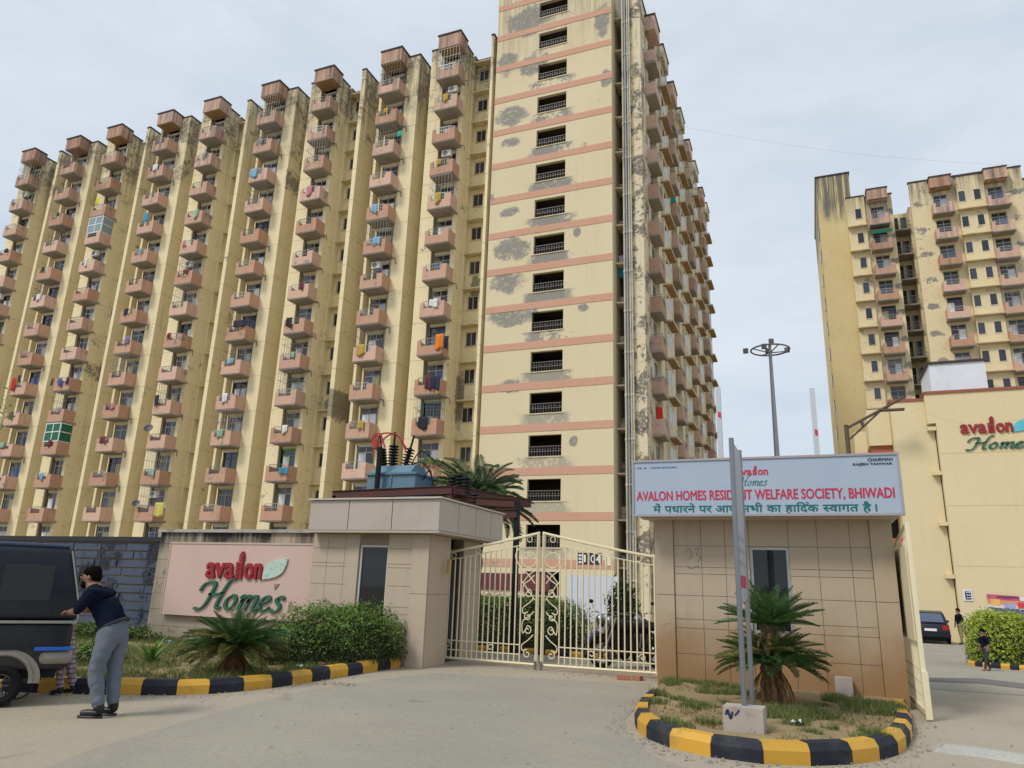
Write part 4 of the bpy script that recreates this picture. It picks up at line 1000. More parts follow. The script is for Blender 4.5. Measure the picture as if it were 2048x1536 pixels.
o = MB(); c = N_(553, 1174); o.prismy([(c.x - .06, c.z + .06), (c.x + .07, c.z + .07), (c.x + .02, c.z + .0), (c.x - .03, c.z - .06)], PYF - .02, PYF)
o.build('broken_letter', pm('glue_mark', (.30, .22, .18), .9, .3, 12), NW)
o = MB(); c = N_(581, 1213); o.prismy([(c.x - .06, c.z - .12), (c.x + .03, c.z - .1), (c.x + .05, c.z + .06), (c.x, c.z + .13), (c.x - .05, c.z + .03)], PYF - .006, PYF)
o.build('glue_mark', bpy.data.materials['glue_mark'], NW)
# ================================================================== DARK BLOCK WALL (far left)
BW = thing('boundary_wall', 'dark blue-grey boundary wall of long weathered stone blocks, far left', 'wall', (-19, 13.9, 0))
B(-40, NX0 + .1, 13.75, 14.1, -.1, 2.32).build('core', M_JOINT, BW)
M_STONE = wall_mat('weathered_slate', (.085, .105, .155), stain=(.012, .013, .018), streak=.9, peel=.30, peelcol=(.02, .022, .03), spatter=.9, tint=.2)
rz_ = random.Random(5); nrow = 11; hrow = 2.2 / nrow
bm_unit = MB().box(0, 1, 0, 1, 0, 1).mesh('stone_block', M_STONE)
for r_i in range(nrow):
    x = NX0 + .08 - rz_.uniform(.2, .9)
    first = True
    while x > -27:
        w_ = rz_.uniform(.7, 1.25); d = rz_.uniform(.025, .065)
        obj('stone_block', bm_unit, BW, (x - w_ + .012, 13.75 - d, .1 + hrow * r_i + .008), None, (w_ - .035, d + .02, hrow - .032)) if not first else obj('stone_block', bm_unit, BW, (x, 13.75 - d, .1 + hrow * r_i + .008), None, (NX0 + .08 - x, d + .02, hrow - .032))
        if not first: x -= w_
        first = False
B(-40, NX0 + .1, 13.66, 14.15, 2.32, 2.44).build('coping', pm('coping_black', (.02, .022, .03), .8), BW)
# ================================================================== KERBS AND BEDS
M_KY = pm('kerb_yellow', (.60, .33, .035), .6, .1, 4, dirt=(.22, .15, .07), dirt_amt=.55, bmp=.3, rnd=.08)
M_KB = pm('kerb_black', (.010, .012, .022), .8, .3, 4, dirt=(.10, .10, .10), dirt_amt=.35, bmp=.3)
def kerb_unit(mat):
    return MB().prismx([(0, -.06), (0, .12), (.045, .185), (.16, .19), (.16, -.06)], 0, 1).mesh('kerb_block', mat)
KU = [kerb_unit(M_KY), kerb_unit(M_KB)]
def kerb_along(name, path, blk, start=0, seed=1, z=0.0, sc=1.0):
    r = random.Random(seed); pts = catmull([(a, b, 0) for a, b in path], 24)
    k = bpy.data.objects.new(name, None); COL.objects.link(k); tag(k, kind='structure')
    cum = [0]
    for i in range(1, len(pts)): cum.append(cum[-1] + (pts[i] - pts[i - 1]).length)
    def at(s):
        for i in range(1, len(pts)):
            if cum[i] >= s: return pts[i - 1].lerp(pts[i], (s - cum[i - 1]) / max(1e-6, cum[i] - cum[i - 1]))
        return pts[-1]
    s = 0; i = start
    while s < cum[-1] - .1:
        L = min(blk * r.uniform(.9, 1.1), cum[-1] - s); a, b = at(s), at(s + L); d = b - a
        obj('kerb_block', KU[i % 2], k, (a.x, a.y, z + r.uniform(-.006, .006)), (r.uniform(-.012, .012), 0, math.atan2(d.y, d.x)), (d.length - .008, sc * r.uniform(.97, 1.03), sc * r.uniform(.96, 1.04)))
        s += L; i += 1
    return [(p.x, p.y) for p in pts]
kl = kerb_along('kerb', [(-16.5, 4.35), (-12.5, 6.0), (-9.67, 7.2), (-8.63, 7.66), (-7.85, 8.25), (-7.5, 9.2), (-7.42, 10.5), (-7.38, 12.85)], .46, 0, 2)
kr = kerb_along('kerb', [(-2.32, 11.2), (-2.28, 10.4), (-2.12, 9.4), (-1.86, 8.68), (-1.45, 8.2), (-.92, 7.98), (-.40, 8.0), (.22, 8.4), (.7, 9.2), (.98, 10.6), (1.1, 12.3)], .46, 1, 3)
kerb_along('kerb', [(3.75, 24.2), (4.4, 23.6), (5.6, 23.2), (8, 22.9), (12, 22.8)], .22, 0, 4, gz(23.5), .7)
kerb_along('kerb', [(-9.5, 17.6), (-7.0, 17.55), (-4.9, 17.6), (-4.2, 18.2)], .30, 1, 5, gz(17.6), .7)
def bed(name, poly, z, mat, seed):
    bm = bmesh.new(); f = bm.faces.new([bm.verts.new((x, y, z)) for x, y in poly])
    bmesh.ops.triangulate(bm, faces=[f])
    for _ in range(3):
        long = [e for e in bm.edges if e.calc_length() > .3]
        if not long: break
        bmesh.ops.subdivide_edges(bm, edges=long, cuts=1); bmesh.ops.triangulate(bm, faces=bm.faces)
    for v in bm.verts:
        if not v.is_boundary: v.co.z += .055 * mnoise.noise(Vector((v.co.x * 1.1, v.co.y * 1.1, seed))) + .02 * mnoise.noise(Vector((v.co.x * 4, v.co.y * 4, seed)))
    me = bpy.data.meshes.new(name); bmesh.ops.recalc_face_normals(bm, faces=bm.faces); bm.to_mesh(me); bm.free(); me.materials.append(mat)
    for p in me.polygons: p.use_smooth = True
    return tag(obj(name, me), kind='structure')
polyL = [(x - .08, y + .08) for x, y in kl] + [(-7.5, 13.3), (-27, 13.7), (-27, 4.5)]
polyR = [(x * .97 - .01, y + .1) for x, y in kr] + [(1.12, 12.83), (-2.4, 12.83)]
bed('planting_bed', polyL, .13, M_SOIL, 1.0); bed('planting_bed', polyR, .15, M_SOIL, 5.0)
bed('planting_bed', [(3.9, 24.6), (4.4, 23.75), (5.6, 23.35), (8, 23.05), (12, 23), (12, 26), (4.2, 26)], .1 + gz(24), M_SOIL, 7.0)
def inside(p, poly):
    c = False; n = len(poly)
    for i in range(n):
        a, b = poly[i], poly[i - 1]
        if (a[1] > p[1]) != (b[1] > p[1]) and p[0] < (b[0] - a[0]) * (p[1] - a[1]) / (b[1] - a[1]) + a[0]: c = not c
    return c
def leaf_mat(name, c0, c1, rough=.55, tr=.25):
    m, nt, b = newmat(name)
    r = nd(nt, 'NewGeometry').outputs['Random Per Island']
    pos = nd(nt, 'NewGeometry').outputs['Position']
    f = mth(nt, 'ADD', mth(nt, 'MULTIPLY', r, .65), mth(nt, 'MULTIPLY', nz(nt, pos, 2.5, 3), .35))
    c = mixc(nt, rmp(nt, f, .1, .9), c0, c1); nt.links.new(c, b.inputs['Base Color'])
    b.inputs['Roughness'].default_value = rough; b.inputs['Specular IOR Level'].default_value = .35
    t = nd(nt, 'BsdfTranslucent', {'Color': c}); mx = nd(nt, 'MixShader', {0: tr, 1: b.outputs[0], 2: t.outputs[0]})
    nt.links.new(mx.outputs[0], nt.nodes['Material Output'].inputs['Surface']); return m
M_GRASS = leaf_mat('grass_blades', (0.065, 0.117, 0.026), (0.26, 0.273, 0.091)); M_DRYG = leaf_mat('dry_grass', (.20, .16, .07), (.36, .29, .14))
def grass(name, label, poly, n, dens, hmin, hmax, mat, z, seed, avoid=()):
    r = random.Random(seed); xs = [p[0] for p in poly]; ys_ = [p[1] for p in poly]; vs = []; fs = []; cnt = 0; tries = 0
    x0, x1, y0, y1 = max(min(xs), -15), max(xs), min(ys_), max(ys_)
    while cnt < n and tries < n * 12:
        tries += 1; x, y = r.uniform(x0, x1), r.uniform(y0, y1)
        k = mnoise.noise(Vector((x * .9, y * .9, seed))) + .5 * mnoise.noise(Vector((x * 3, y * 3, seed + 9)))
        if k < dens or not inside((x, y), poly): continue
        cnt += 1
        for _ in range(4):
            a = r.uniform(0, 6.28); h = r.uniform(hmin, hmax) * (1 + .5 * k); w = .007; lx, ly = r.gauss(0, .45) * h, r.gauss(0, .45) * h
            px, py = x + r.uniform(-.03, .03), y + r.uniform(-.03, .03); o = len(vs)
            vs += [(px - w * math.cos(a), py - w * math.sin(a), z), (px + w * math.cos(a), py + w * math.sin(a), z), (px + lx, py + ly, z + h)]; fs.append((o, o + 1, o + 2))
    m = MB(); m.add(vs, fs); return tag(m.build(name, mat), label, 'grass', kind='stuff')
grass('grass', 'green grass and weeds growing in the left planting bed', polyL, 9000, -.12, .03, .13, M_GRASS, .12, 3)
grass('dry_grass', 'dry straw-coloured grass in the left planting bed', polyL, 2500, .05, .02, .08, M_DRYG, .12, 13)
grass('grass', 'patches of green grass on the soil of the right kerbed island', polyR, 4200, .10, .02, .09, M_GRASS, .14, 4)
grass('dry_grass', 'dry grass scattered on the soil of the right kerbed island', polyR, 1300, -.1, .015, .05, M_DRYG, .14, 14)
# ================================================================== GATES
M_GATE = pm('gate_cream', (.78, .70, .48), .5, .05, 3, dirt=(.45, .34, .2), dirt_amt=.25)
def spiral(cx, cz, r0, turns, a0, sgn=1, n=22):
    return [(cx + r0 * (1 - .78 * i / n) * math.cos(a0 + sgn * turns * 6.283 * i / n), 0, cz + r0 * (1 - .78 * i / n) * math.sin(a0 + sgn * turns * 6.283 * i / n)) for i in range(n + 1)]
def gate_leaf(label, x_h, x_m, y):
    g = thing('gate_leaf', label, 'gate', ((x_h + x_m) / 2, y, 0), group='entrance gate leaves'); s = 1 if x_m > x_h else -1; L = abs(x_m - x_h)
    X = lambda u: x_h + s * u
    top = lambda u: 2.18 + .44 * (u / L) ** 1.15
    f = MB(); f.tube([(X(.02), y, .06), (X(.02), y, 2.22)], .028, 4); f.tube([(X(L - .03), y, .02), (X(L - .03), y, 2.62)], .034, 4)
    f.tube([(X(L * i / 12), y, top(L * i / 12)) for i in range(13)], .026, 6); f.tube([(X(0), y, .10), (X(L), y, .09)], .028, 4)
    f.build('frame', M_GATE, g)
    for z in (.26, .44): MB().tube([(X(.02), y, z), (X(L - .38), y, z)], .012, 5).build('cross_rail', M_GATE, g)
    f = MB(); f.tube([(X(L * i / 12), y, top(L * i / 12) - .16) for i in range(11)], .010, 5); f.build('cross_rail', M_GATE, g)
    nb = 16
    for i in range(1, nb + 1):
        u = .02 + (L - .40) * i / nb
        MB().tube([(X(u), y, .1), (X(u), y, top(u) - .16 - (.0 if i < nb else .1))], .0155, 6).build('bar', M_GATE, g)
    for u in (.32, .88, 1.42, L - .22):
        MB().tube([(X(u) + .055 * math.cos(q), y, top(u) - .085 + .055 * math.sin(q)) for q in [6.283 * i / 16 for i in range(16)]], .009, 5, True).build('ring', M_GATE, g)
    c = L - .22
    MB().tube([(X(c) + .15 * math.cos(q), y, 2.08 + .15 * math.sin(q)) for q in [6.283 * i / 24 for i in range(24)]], .010, 5, True).build('ring', M_GATE, g)
    def sc(pts): MB().tube([(X(a), y + b, z) for a, b, z in (pts if len(pts) > 8 else catmull(pts, 5))], .011, 5).build('scroll', M_GATE, g)
    for z0, fl in ((.28, 1), (.72, -1), (.98, 1), (1.42, -1)):
        q = [(c + .085 * (1 - .75 * i / 20) * math.cos(fl * 6.283 * 1.15 * i / 20 + 1.6), 0, z0 + .085 * (1 - .75 * i / 20) * math.sin(fl * 6.283 * 1.15 * i / 20 + 1.6)) for i in range(21)]
        sc(q); sc([q[0], (c - .10, 0, z0 + .06 * fl), (c - .11, 0, z0 + .16), (c + .02, 0, z0 + .26), (c + .12, 0, z0 + .36)])
    sc([(c - .13, 0, 1.62), (c, 0, 1.78), (c + .12, 0, 1.86)]); sc([(c + .13, 0, 1.62), (c, 0, 1.78), (c - .16, 0, 1.9), (c - .30, 0, 2.14), (c - .22, 0, 2.32)])
    sc([(c - .15, 0, 1.66), (c + .02, 0, 1.45), (c + .14, 0, 1.3)])
    q = [(.28 + .07 * (1 - .7 * i / 16) * math.cos(6.283 * i / 16), 0, .35 + .07 * (1 - .7 * i / 16) * math.sin(6.283 * i / 16)) for i in range(17)]; sc(q)
    q = [(L * .55 + .07 * (1 - .7 * i / 16) * math.cos(6.283 * i / 16), 0, .35 + .07 * (1 - .7 * i / 16) * math.sin(6.283 * i / 16)) for i in range(17)]; sc(q)
    MB().box(X(L - .03) - .025, X(L - .03) + .025, y - .05, y - .03, -.0, .16).build('drop_bolt', M_RAILD, g)
    return g
gate_leaf('cream scrolled iron gate leaf beside the left gatehouse', -7.36, -5.11, 14.2)
gate_leaf('cream scrolled iron gate leaf beside the right gatehouse', -2.76, -5.05, 14.2)
OG = thing('open_gate_leaf', 'opened cream gate leaf folded back along the right gatehouse', 'gate', (1.27, 13, 0))
f = MB(); xo = 1.30
f.box(xo - .03, xo + .03, 11.86, 11.93, .05, 2.62).box(xo - .03, xo + .03, 14.0, 14.06, .05, 2.4).box(xo - .028, xo + .028, 11.93, 14.0, .05, .12)
f.tube([(xo, 11.9, 2.6), (xo, 12.8, 2.52), (xo, 14.03, 2.38)], .03, 4); f.build('frame', M_GATE, OG)
for i in range(1, 15): y = 11.93 + 2.07 * i / 15; MB().tube([(xo, y, .1), (xo, y, 2.4)], .013, 6).build('bar', M_GATE, OG)
for z in (.28, .45, .62): MB().tube([(xo, 11.93, z), (xo, 14.0, z)], .012, 5).build('cross_rail', M_GATE, OG)
f = MB().box(xo - .05, xo - .035, 11.95, 13.98, 1.0, 2.3); f.build('sheet', M_GATE, OG)
MB().tube([(xo + .045, 11.9, .30), (xo + .045, 11.9, .02)], .012, 6).build('drop_bolt', M_RAILD, OG)
MB().box(xo - .035, xo + .045, 11.80, 11.86, .02, .62).build('stop_post', M_GATE, OG)
# bricks lying under the gate
M_BRK = pm('brick_red', (.42, .17, .10), .85, .2, 8, bmp=.4)
for i, (x, y, a, lab) in enumerate(((-3.28, 13.72, .2, 'whole red brick lying flat under the right gate leaf'), (-3.0, 13.78, -.4, 'broken red brick end beside the gatehouse corner'))):
    o = MB().box(-.12, .12 if i == 0 else .03, -.055, .055, 0, .07).box(-.08, .02, -.04, .04, .07, .072).build('brick', M_BRK); o.location = (x, y, .006); o.rotation_euler = (0, 0, a); tag(o, lab, 'brick')
# ================================================================== SIGNPOST AND STONES ON THE ISLAND
SP = thing('signpost', 'two-legged steel signpost seen edge-on in a concrete footing on the island', 'sign', (-.79, 8.9, .15))
M_STEEL = pm('steel_post', (.22, .24, .27), .35, .1, 3, metal=.6)
M_CONB = pm('concrete_block', (.42, .37, .33), .9, .12, 6, dirt=(.2, .16, .12), dirt_amt=.5, bmp=.5)
MB().tube([(-.79, 8.86, .3), (-.79, 8.86, 3.34)], .03, 10).build('leg', M_STEEL, SP)
MB().tube([(-.795, 10.0, .12), (-.795, 10.0, 3.4)], .03, 10).build('leg', M_STEEL, SP)
M_GREYP = pm('print_grey', (.33, .34, .36), .6); pn = MB(); d_ = .012
pn.add([(-.79 + d_, 8.9, 1.42), (-.795 + d_, 9.97, 1.5), (-.795 + d_, 9.97, 3.36), (-.79 + d_, 8.9, 3.3), (-.79 - d_, 8.9, 1.42), (-.795 - d_, 9.97, 1.5), (-.795 - d_, 9.97, 3.36), (-.79 - d_, 8.9, 3.3)],
       [(0, 1, 2, 3), (7, 6, 5, 4), (0, 4, 5, 1), (1, 5, 6, 2), (2, 6, 7, 3), (3, 7, 4, 0)])
pn.build('panel', pm('sign_grey', (.42, .43, .45), .5, .06, 2, dirt=(.3, .28, .25), dirt_amt=.4), SP)
for z0, z1, mt in ((1.62, 1.76, M_RED2), (1.88, 1.93, M_GREYP), (2.03, 2.08, M_GREYP), (2.18, 2.22, M_GREYP)):
    m = MB(); m.add([(-.79 + d_ + .003, 9.1, z0), (-.792 + d_ + .003, 9.8, z0), (-.792 + d_ + .003, 9.8, z1), (-.79 + d_ + .003, 9.1, z1)], [(0, 1, 2, 3)])
    m.build('printed_line', mt, SP)
b = MB().prism([(-1.0, 8.68), (-.59, 8.68), (-.575, 8.98), (-.99, 8.98)], .08, .385); b.build('footing', M_CONB, SP)
m = MB(); stroke(m, [(-.97, .30), (-.95, .35), (-.92, .27), (-.90, .34)], lambda u, v: (u, 8.679, v), .03, .02, d=.001); stroke(m, [(-.88, .30), (-.85, .33), (-.83, .36)], lambda u, v: (u, 8.679, v), .03, .02, d=.001)
m.build('paint_mark', M_INK, SP)
b = MB().prism([(.19, 12.55), (.43, 12.56), (.42, 12.78), (.2, 12.78)], .14, .40); tag(b.build('concrete_block', M_CONB), 'grey concrete block standing against the right gatehouse wall', 'block')
# ================================================================== PLANTS
def frond_mesh(name, mat, bend=1.0, nl=30, ll=.17, lw=.012, seed=0, vee=.5):
    r = random.Random(seed); pts = []; a = .0; p = Vector((0, 0, 0)); N = 16
    for i in range(N + 1):
        pts.append(p.copy()); a2 = -bend * (i / N) ** 1.3; p = p + Vector((math.cos(a2), 0, math.sin(a2))) / N
    m = MB(); m.tube(pts, [.011 * (1 - .8 * i / N) for i in range(N + 1)], 4)
    for j in range(nl):
        t = .10 + .9 * j / (nl - 1); k = min(N - 1, int(t * N)); c = pts[k].lerp(pts[k + 1], t * N - k); d = (pts[k + 1] - pts[k]).normalized()
        up = Vector((-d.z, 0, d.x)); L = ll * (math.sin(math.pi * (.12 + .86 * t)) ** .6) * r.uniform(.85, 1.1)
        for s in (1, -1):
            e = c + (d * .62 + Vector((0, s, 0)) * .85 + up * vee * r.uniform(.6, 1.2)).normalized() * L; w = d * lw
            mid = c.lerp(e, .55) + up * .015
            m.add([c - w * .5, c + w * .5, mid + w * .6, e, mid - w * .6], [(0, 1, 2, 3, 4)])
    return m.mesh(name, mat)
M_CYC = leaf_mat('cycad_green', (0.0234, 0.0715, 0.0156), (0.0975, 0.182, 0.0455), .4); M_CYCD = leaf_mat('cycad_dead', (.16, .08, .03), (.34, .20, .08), .8, .1)
M_CYCY = leaf_mat('cycad_old', (0.065, 0.091, 0.026), (0.26, 0.221, 0.065), .5)
FR_G = [frond_mesh('frond', M_CYC, b, 50, .18, .011, i, .5) for i, b in enumerate((.25, .5, .8))]; FR_Y = [frond_mesh('frond', M_CYCY, .6, 40, .18, .0135, 5, .5)]
FR_D = [frond_mesh('dead_frond', M_CYCD, .5, 20, .12, .016, 7, .1), frond_mesh('dead_frond', M_CYCD, .9, 18, .10, .02, 8, .1)]
M_TRUNK = pm('cycad_trunk', (.10, .065, .035), .9, .4, 14, bmp=.9)
def place_fronds(par, c, n, meshes, e0, e1, l0, l1, seed, az0=0):
    r = random.Random(seed)
    for i in range(n):
        az = az0 + i * 2.39996 + r.uniform(-.15, .15); t = i / max(1, n - 1); el = e0 + (e1 - e0) * t + r.uniform(-.1, .1); L = r.uniform(l0, l1)
        o = obj(meshes[0].name.split('.')[0], r.choice(meshes), par, (c[0] + .05 * math.cos(az), c[1] + .05 * math.sin(az), c[2] + r.uniform(-.04, .04)), (r.uniform(-.3, .3), -el, az), (L, L, L))
def cycad(label, x, y, z, tiers, skirt, trunk_h, seed):
    t = thing('cycad', label, 'plant', (x, y, z))
    m = MB(); rr = random.Random(seed); pr = []
    for i in range(12): h = trunk_h * i / 11; pr.append((.13 + .03 * (i % 2) - .03 * i / 11, h))
    m.lathe(pr, 12, (x, y, z - .05)); m.build('trunk', M_TRUNK, t)
    for (h, n, ms, e0, e1, l0, l1) in tiers: place_fronds(t, (x, y, z + h), n, ms, e0, e1, l0, l1, seed + n)
    for (h, n, e0, e1, l0, l1) in skirt: place_fronds(t, (x, y, z + h), n, FR_D, e0, e1, l0, l1, seed + n + 50)
    return t
cycad('round dark green cycad in front of the pink name panel', -8.3, 9.4, .13, [(.38, 54, FR_G + FR_Y, .05, .55, .70, .84), (.40, 44, FR_G, .45, 1.25, .56, .72), (.36, 18, FR_Y, -.1, .15, .66, .8)], [(.34, 40, -1.15, -.7, .40, .60)], .42, 21)
cycad('two-tiered cycad with brown skirt on the right island', -.62, 11.1, .15, [(.54, 48, FR_G + FR_Y, -.1, .45, .62, .78), (.58, 36, FR_G + FR_Y, .35, 1.0, .48, .6), (1.0, 24, FR_G[:2], .15, .65, .58, .74), (1.03, 26, FR_G[:1], .5, 1.25, .5, .62)], [(.48, 40, -1.35, -.8, .48, .66), (.92, 8, -.5, -.1, .35, .5)], 1.05, 33)
def leaf_cloud(n, fn, size, seed, aspect=.45):
    r = random.Random(seed); vs = []; fs = []
    for _ in range(n):
        p, nrm = fn(r); d = Vector((r.gauss(0, 1), r.gauss(0, 1), r.gauss(0, 1))) * .7 + nrm; d.normalize()
        u = d.cross(Vector((r.gauss(0, 1), r.gauss(0, 1), r.gauss(0, 1)))).normalized(); w = d.cross(u); s = size * r.uniform(.6, 1.3); o = len(vs)
        vs += [p - u * s, p - w * s * aspect + d * s * .15, p + u * s, p + w * s * aspect + d * s * .15]; fs.append((o, o + 1, o + 2, o + 3))
    m = MB(); m.add(vs, fs); return m
def superell(c, rad, pw=2.6, lump=.18, seed=0, ang=0, shell=.72):
    ca, sa = math.cos(ang), math.sin(ang)
    def fn(r):
        d = Vector((r.gauss(0, 1), r.gauss(0, 1), abs(r.gauss(0, 1)) if r.random() < .85 else r.gauss(0, .6))).normalized()
        k = (abs(d.x) ** pw + abs(d.y) ** pw + abs(d.z) ** pw) ** (-1 / pw)
        k *= 1 + lump * mnoise.noise(d * 3.2 + Vector((seed, 0, 0))) + lump * .6 * mnoise.noise(d * 8 + Vector((seed, 3, 0)))
        k *= r.uniform(shell, 1.0) if r.random() < .85 else r.uniform(.95, 1.1)
        q = Vector((d.x * rad[0] * k, d.y * rad[1] * k, d.z * rad[2] * k)); q = Vector((q.x * ca - q.y * sa, q.x * sa + q.y * ca, q.z))
        return Vector(c) + q, Vector((d.x * ca - d.y * sa, d.x * sa + d.y * ca, d.z))
    return fn
def stems(c, rad, n, mat, par, seed, ang=0):
    r = random.Random(seed); m = MB(); ca, sa = math.cos(ang), math.sin(ang)
    for _ in range(n):
        x, y = r.uniform(-.6, .6) * rad[0], r.uniform(-.6, .6) * rad[1]; ex, ey = x * 1.3, y * 1.3
        m.tube([(c[0] + x * ca - y * sa, c[1] + x * sa + y * ca, c[2]), (c[0] + ex * ca - ey * sa, c[1] + ex * sa + ey * ca, c[2] + rad[2] * r.uniform(.5, .9))], [.018, .006], 5)
    m.build('stem', mat, par)['kind'] = 'stuff'
M_BUSH = leaf_mat('bush_leaves', (0.01872, 0.03978, 0.00936), (0.1112, 0.1404, 0.0351)); M_BUSHTOP = leaf_mat('bush_new_leaves', (0.08125, 0.1787, 0.02438), (0.26, 0.39, 0.08125)); M_STEM = pm('stem_brown', (.10, .07, .045), .9)
M_BROWNLF = leaf_mat('bush_brown_leaves', (.07, .055, .025), (.16, .13, .06))
M_CORE = pm('inner_core', (.030, .030, .014), .95, .5, 9)  # dark tone for the solid core added inside each bush
def bush(label, c, rad, n, size, seed, ang=0, mats=None, cat='bush', pw=2.6, name='bush', top=.25, lump=.18):
    t = thing(name, label, cat, c); mats = mats or (M_BUSH, M_BUSHTOP)
    leaf_cloud(n, superell((c[0], c[1], c[2] + .02), rad, pw, lump, seed, ang), size, seed).build('foliage', mats[0], t)['kind'] = 'stuff'
    core = MB(); core.smooth = True; n_ = 20; vs = []  # added dark core, blocks the view through gaps between the leaves
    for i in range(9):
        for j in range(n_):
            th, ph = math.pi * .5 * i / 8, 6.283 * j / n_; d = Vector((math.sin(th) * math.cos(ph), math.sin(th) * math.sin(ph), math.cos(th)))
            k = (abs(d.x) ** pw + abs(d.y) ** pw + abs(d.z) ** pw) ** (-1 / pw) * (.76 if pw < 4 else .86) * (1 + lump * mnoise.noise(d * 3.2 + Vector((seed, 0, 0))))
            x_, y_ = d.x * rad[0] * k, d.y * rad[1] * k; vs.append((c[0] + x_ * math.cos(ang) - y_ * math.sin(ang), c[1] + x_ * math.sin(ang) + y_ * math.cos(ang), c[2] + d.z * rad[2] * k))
    core.add(vs, [(i * n_ + j, (i + 1) * n_ + j, (i + 1) * n_ + (j + 1) % n_, i * n_ + (j + 1) % n_) for i in range(8) for j in range(n_)]); core.build('inner_core', M_CORE, t)
    fn = superell((c[0], c[1], c[2] + .05), (rad[0] * 1.0, rad[1] * 1.0, rad[2] * 1.02), pw, lump, seed, ang, .93)
    def topfn(r):
        while True:
            p, q = fn(r)
            if q.z > .35 + r.uniform(-.2, .2): return p, q
    leaf_cloud(int(n * top), topfn, size, seed + 1).build('new_growth', mats[1], t)['kind'] = 'stuff'
    stems(c, rad, 16, M_STEM, t, seed, ang); return t
bush('low clipped bush along the kerb beside the left gatehouse', (-8.12, 11.88, .12), (1.36, .62, .90), 17000, .024, 5, R(66), cat='bush', top=.5, lump=.24)
bush('leafy weeds at the left foot of the low clipped bush', (-8.75, 11.0, .12), (.35, .3, .28), 1500, .03, 8, 0, (M_BROWNLF, M_BUSH), lump=.4)
bush('long clipped hedge behind the closed gate', (-7.9, 19.2, gz(19)), (2.3, .8, 1.22), 24000, .032, 6, 0, (leaf_mat('hedge_dark', (.010, .018, .006), (.05, .06, .02)), leaf_mat('hedge_top', (0.0975, 0.2113, 0.02438), (0.2762, 0.39, 0.08125))), 'hedge', 5, 'hedge', .3, .06)
bush('bright yellow-green clipped shrub on the far traffic island', (4.75, 24.7, gz(24.5) + .1), (.85, .8, 1.25), 9000, .045, 9, 0, (leaf_mat('shrub_lime', (0.1137, 0.195, 0.0195), (0.4387, 0.52, 0.08125)), leaf_mat('shrub_lime_top', (0.2275, 0.325, 0.0325), (0.585, 0.6, 0.1137))), 'shrub', 4, 'shrub', .4, .1)
bush('dark leafy shrub against the tower wall behind the motorcycles', (-4.9, 20.5, gz(20)), (.5, .5, 1.75), 3500, .05, 12, 0, (leaf_mat('shrub_dark', (.006, .02, .008), (.03, .06, .03)), leaf_mat('shrub_dark_new', (.02, .05, .02), (.05, .1, .04))), 'shrub', 2.4, 'shrub', .2, .3)
bush('dark creeper mass around the transformer frame', (-9.8, 18.6, 2.4), (1.1, .7, 1.75), 3500, .06, 14, 0, (leaf_mat('creeper', (.012, .03, .012), (.09, .12, .05)), M_BUSH), 'creeper', 2.2, 'creeper', .2, .35)
bush('small weed clump behind the leaning man', (-10.9, 9.2, .12), (.4, .3, .28), 1300, .035, 15, 0, (M_BUSH, M_BUSHTOP), lump=.4)
bush('weeds at the foot of the dark boundary wall', (-15.2, 12.6, .12), (1.6, .5, .25), 4500, .035, 16, 0, (M_BUSH, M_BUSHTOP), lump=.45)
bush('dark green seedling right of the left cycad', (-9.6, 11.4, .12), (.22, .22, .34), 500, .035, 17, 0, (M_BUSH, M_BUSH), lump=.3)
# sword-leaved plant
def sword(label, x, y, z, n, L, seed):
    t = thing('sword_plant', label, 'plant', (x, y, z)); r = random.Random(seed)
    for i in range(n):
        az = i * 2.4; el = r.uniform(.35, 1.35); l = L * r.uniform(.7, 1.1); m = MB(); N = 6; vs = []
        for k in range(N + 1):
            s = k / N; a = el - .7 * s * s; w = .02 * math.sin(math.pi * min(.98, .25 + .75 * s)); px = l * s * math.cos(el - .35 * s * s); pz = l * s * math.sin(el - .35 * s * s)
            for g in (-w, w): vs.append((x + px * math.cos(az) - g * math.sin(az), y + px * math.sin(az) + g * math.cos(az), z + pz))
        m.add(vs, [(2 * k, 2 * k + 1, 2 * k + 3, 2 * k + 2) for k in range(N)]); m.build('leaf', M_BUSHTOP if i % 3 else M_CYC, t)
    return t
sword('spiky sword-leaved plant between the leaning man and the cycad', -10.25, 9.65, .12, 42, .52, 3)
# date palm behind the left gatehouse
M_PALM = leaf_mat('palm_green', (0.039, 0.091, 0.039), (0.169, 0.234, 0.104), .45)
FR_P = [frond_mesh('frond', M_PALM, b, 46, .20, .012, 20 + i, .35) for i, b in enumerate((.8, 1.3, 1.7))]
pt = thing('date_palm', 'date palm arching over the fascia of the left gatehouse', 'tree', (-9.35, 20.2, gz(20)))
m = MB(); m.lathe([(.24 + .04 * (i % 2), .25 * i) for i in range(17)], 12, (-9.35, 20.2, gz(20))); m.build('trunk', M_TRUNK, pt)
place_fronds(pt, (-9.35, 20.2, 4.0), 40, FR_P, -.2, 1.2, 1.5, 2.0, 61)
place_fronds(pt, (-9.2, 20.2, 3.9), 26, FR_P, .0, 1.3, 1.3, 1.8, 62)
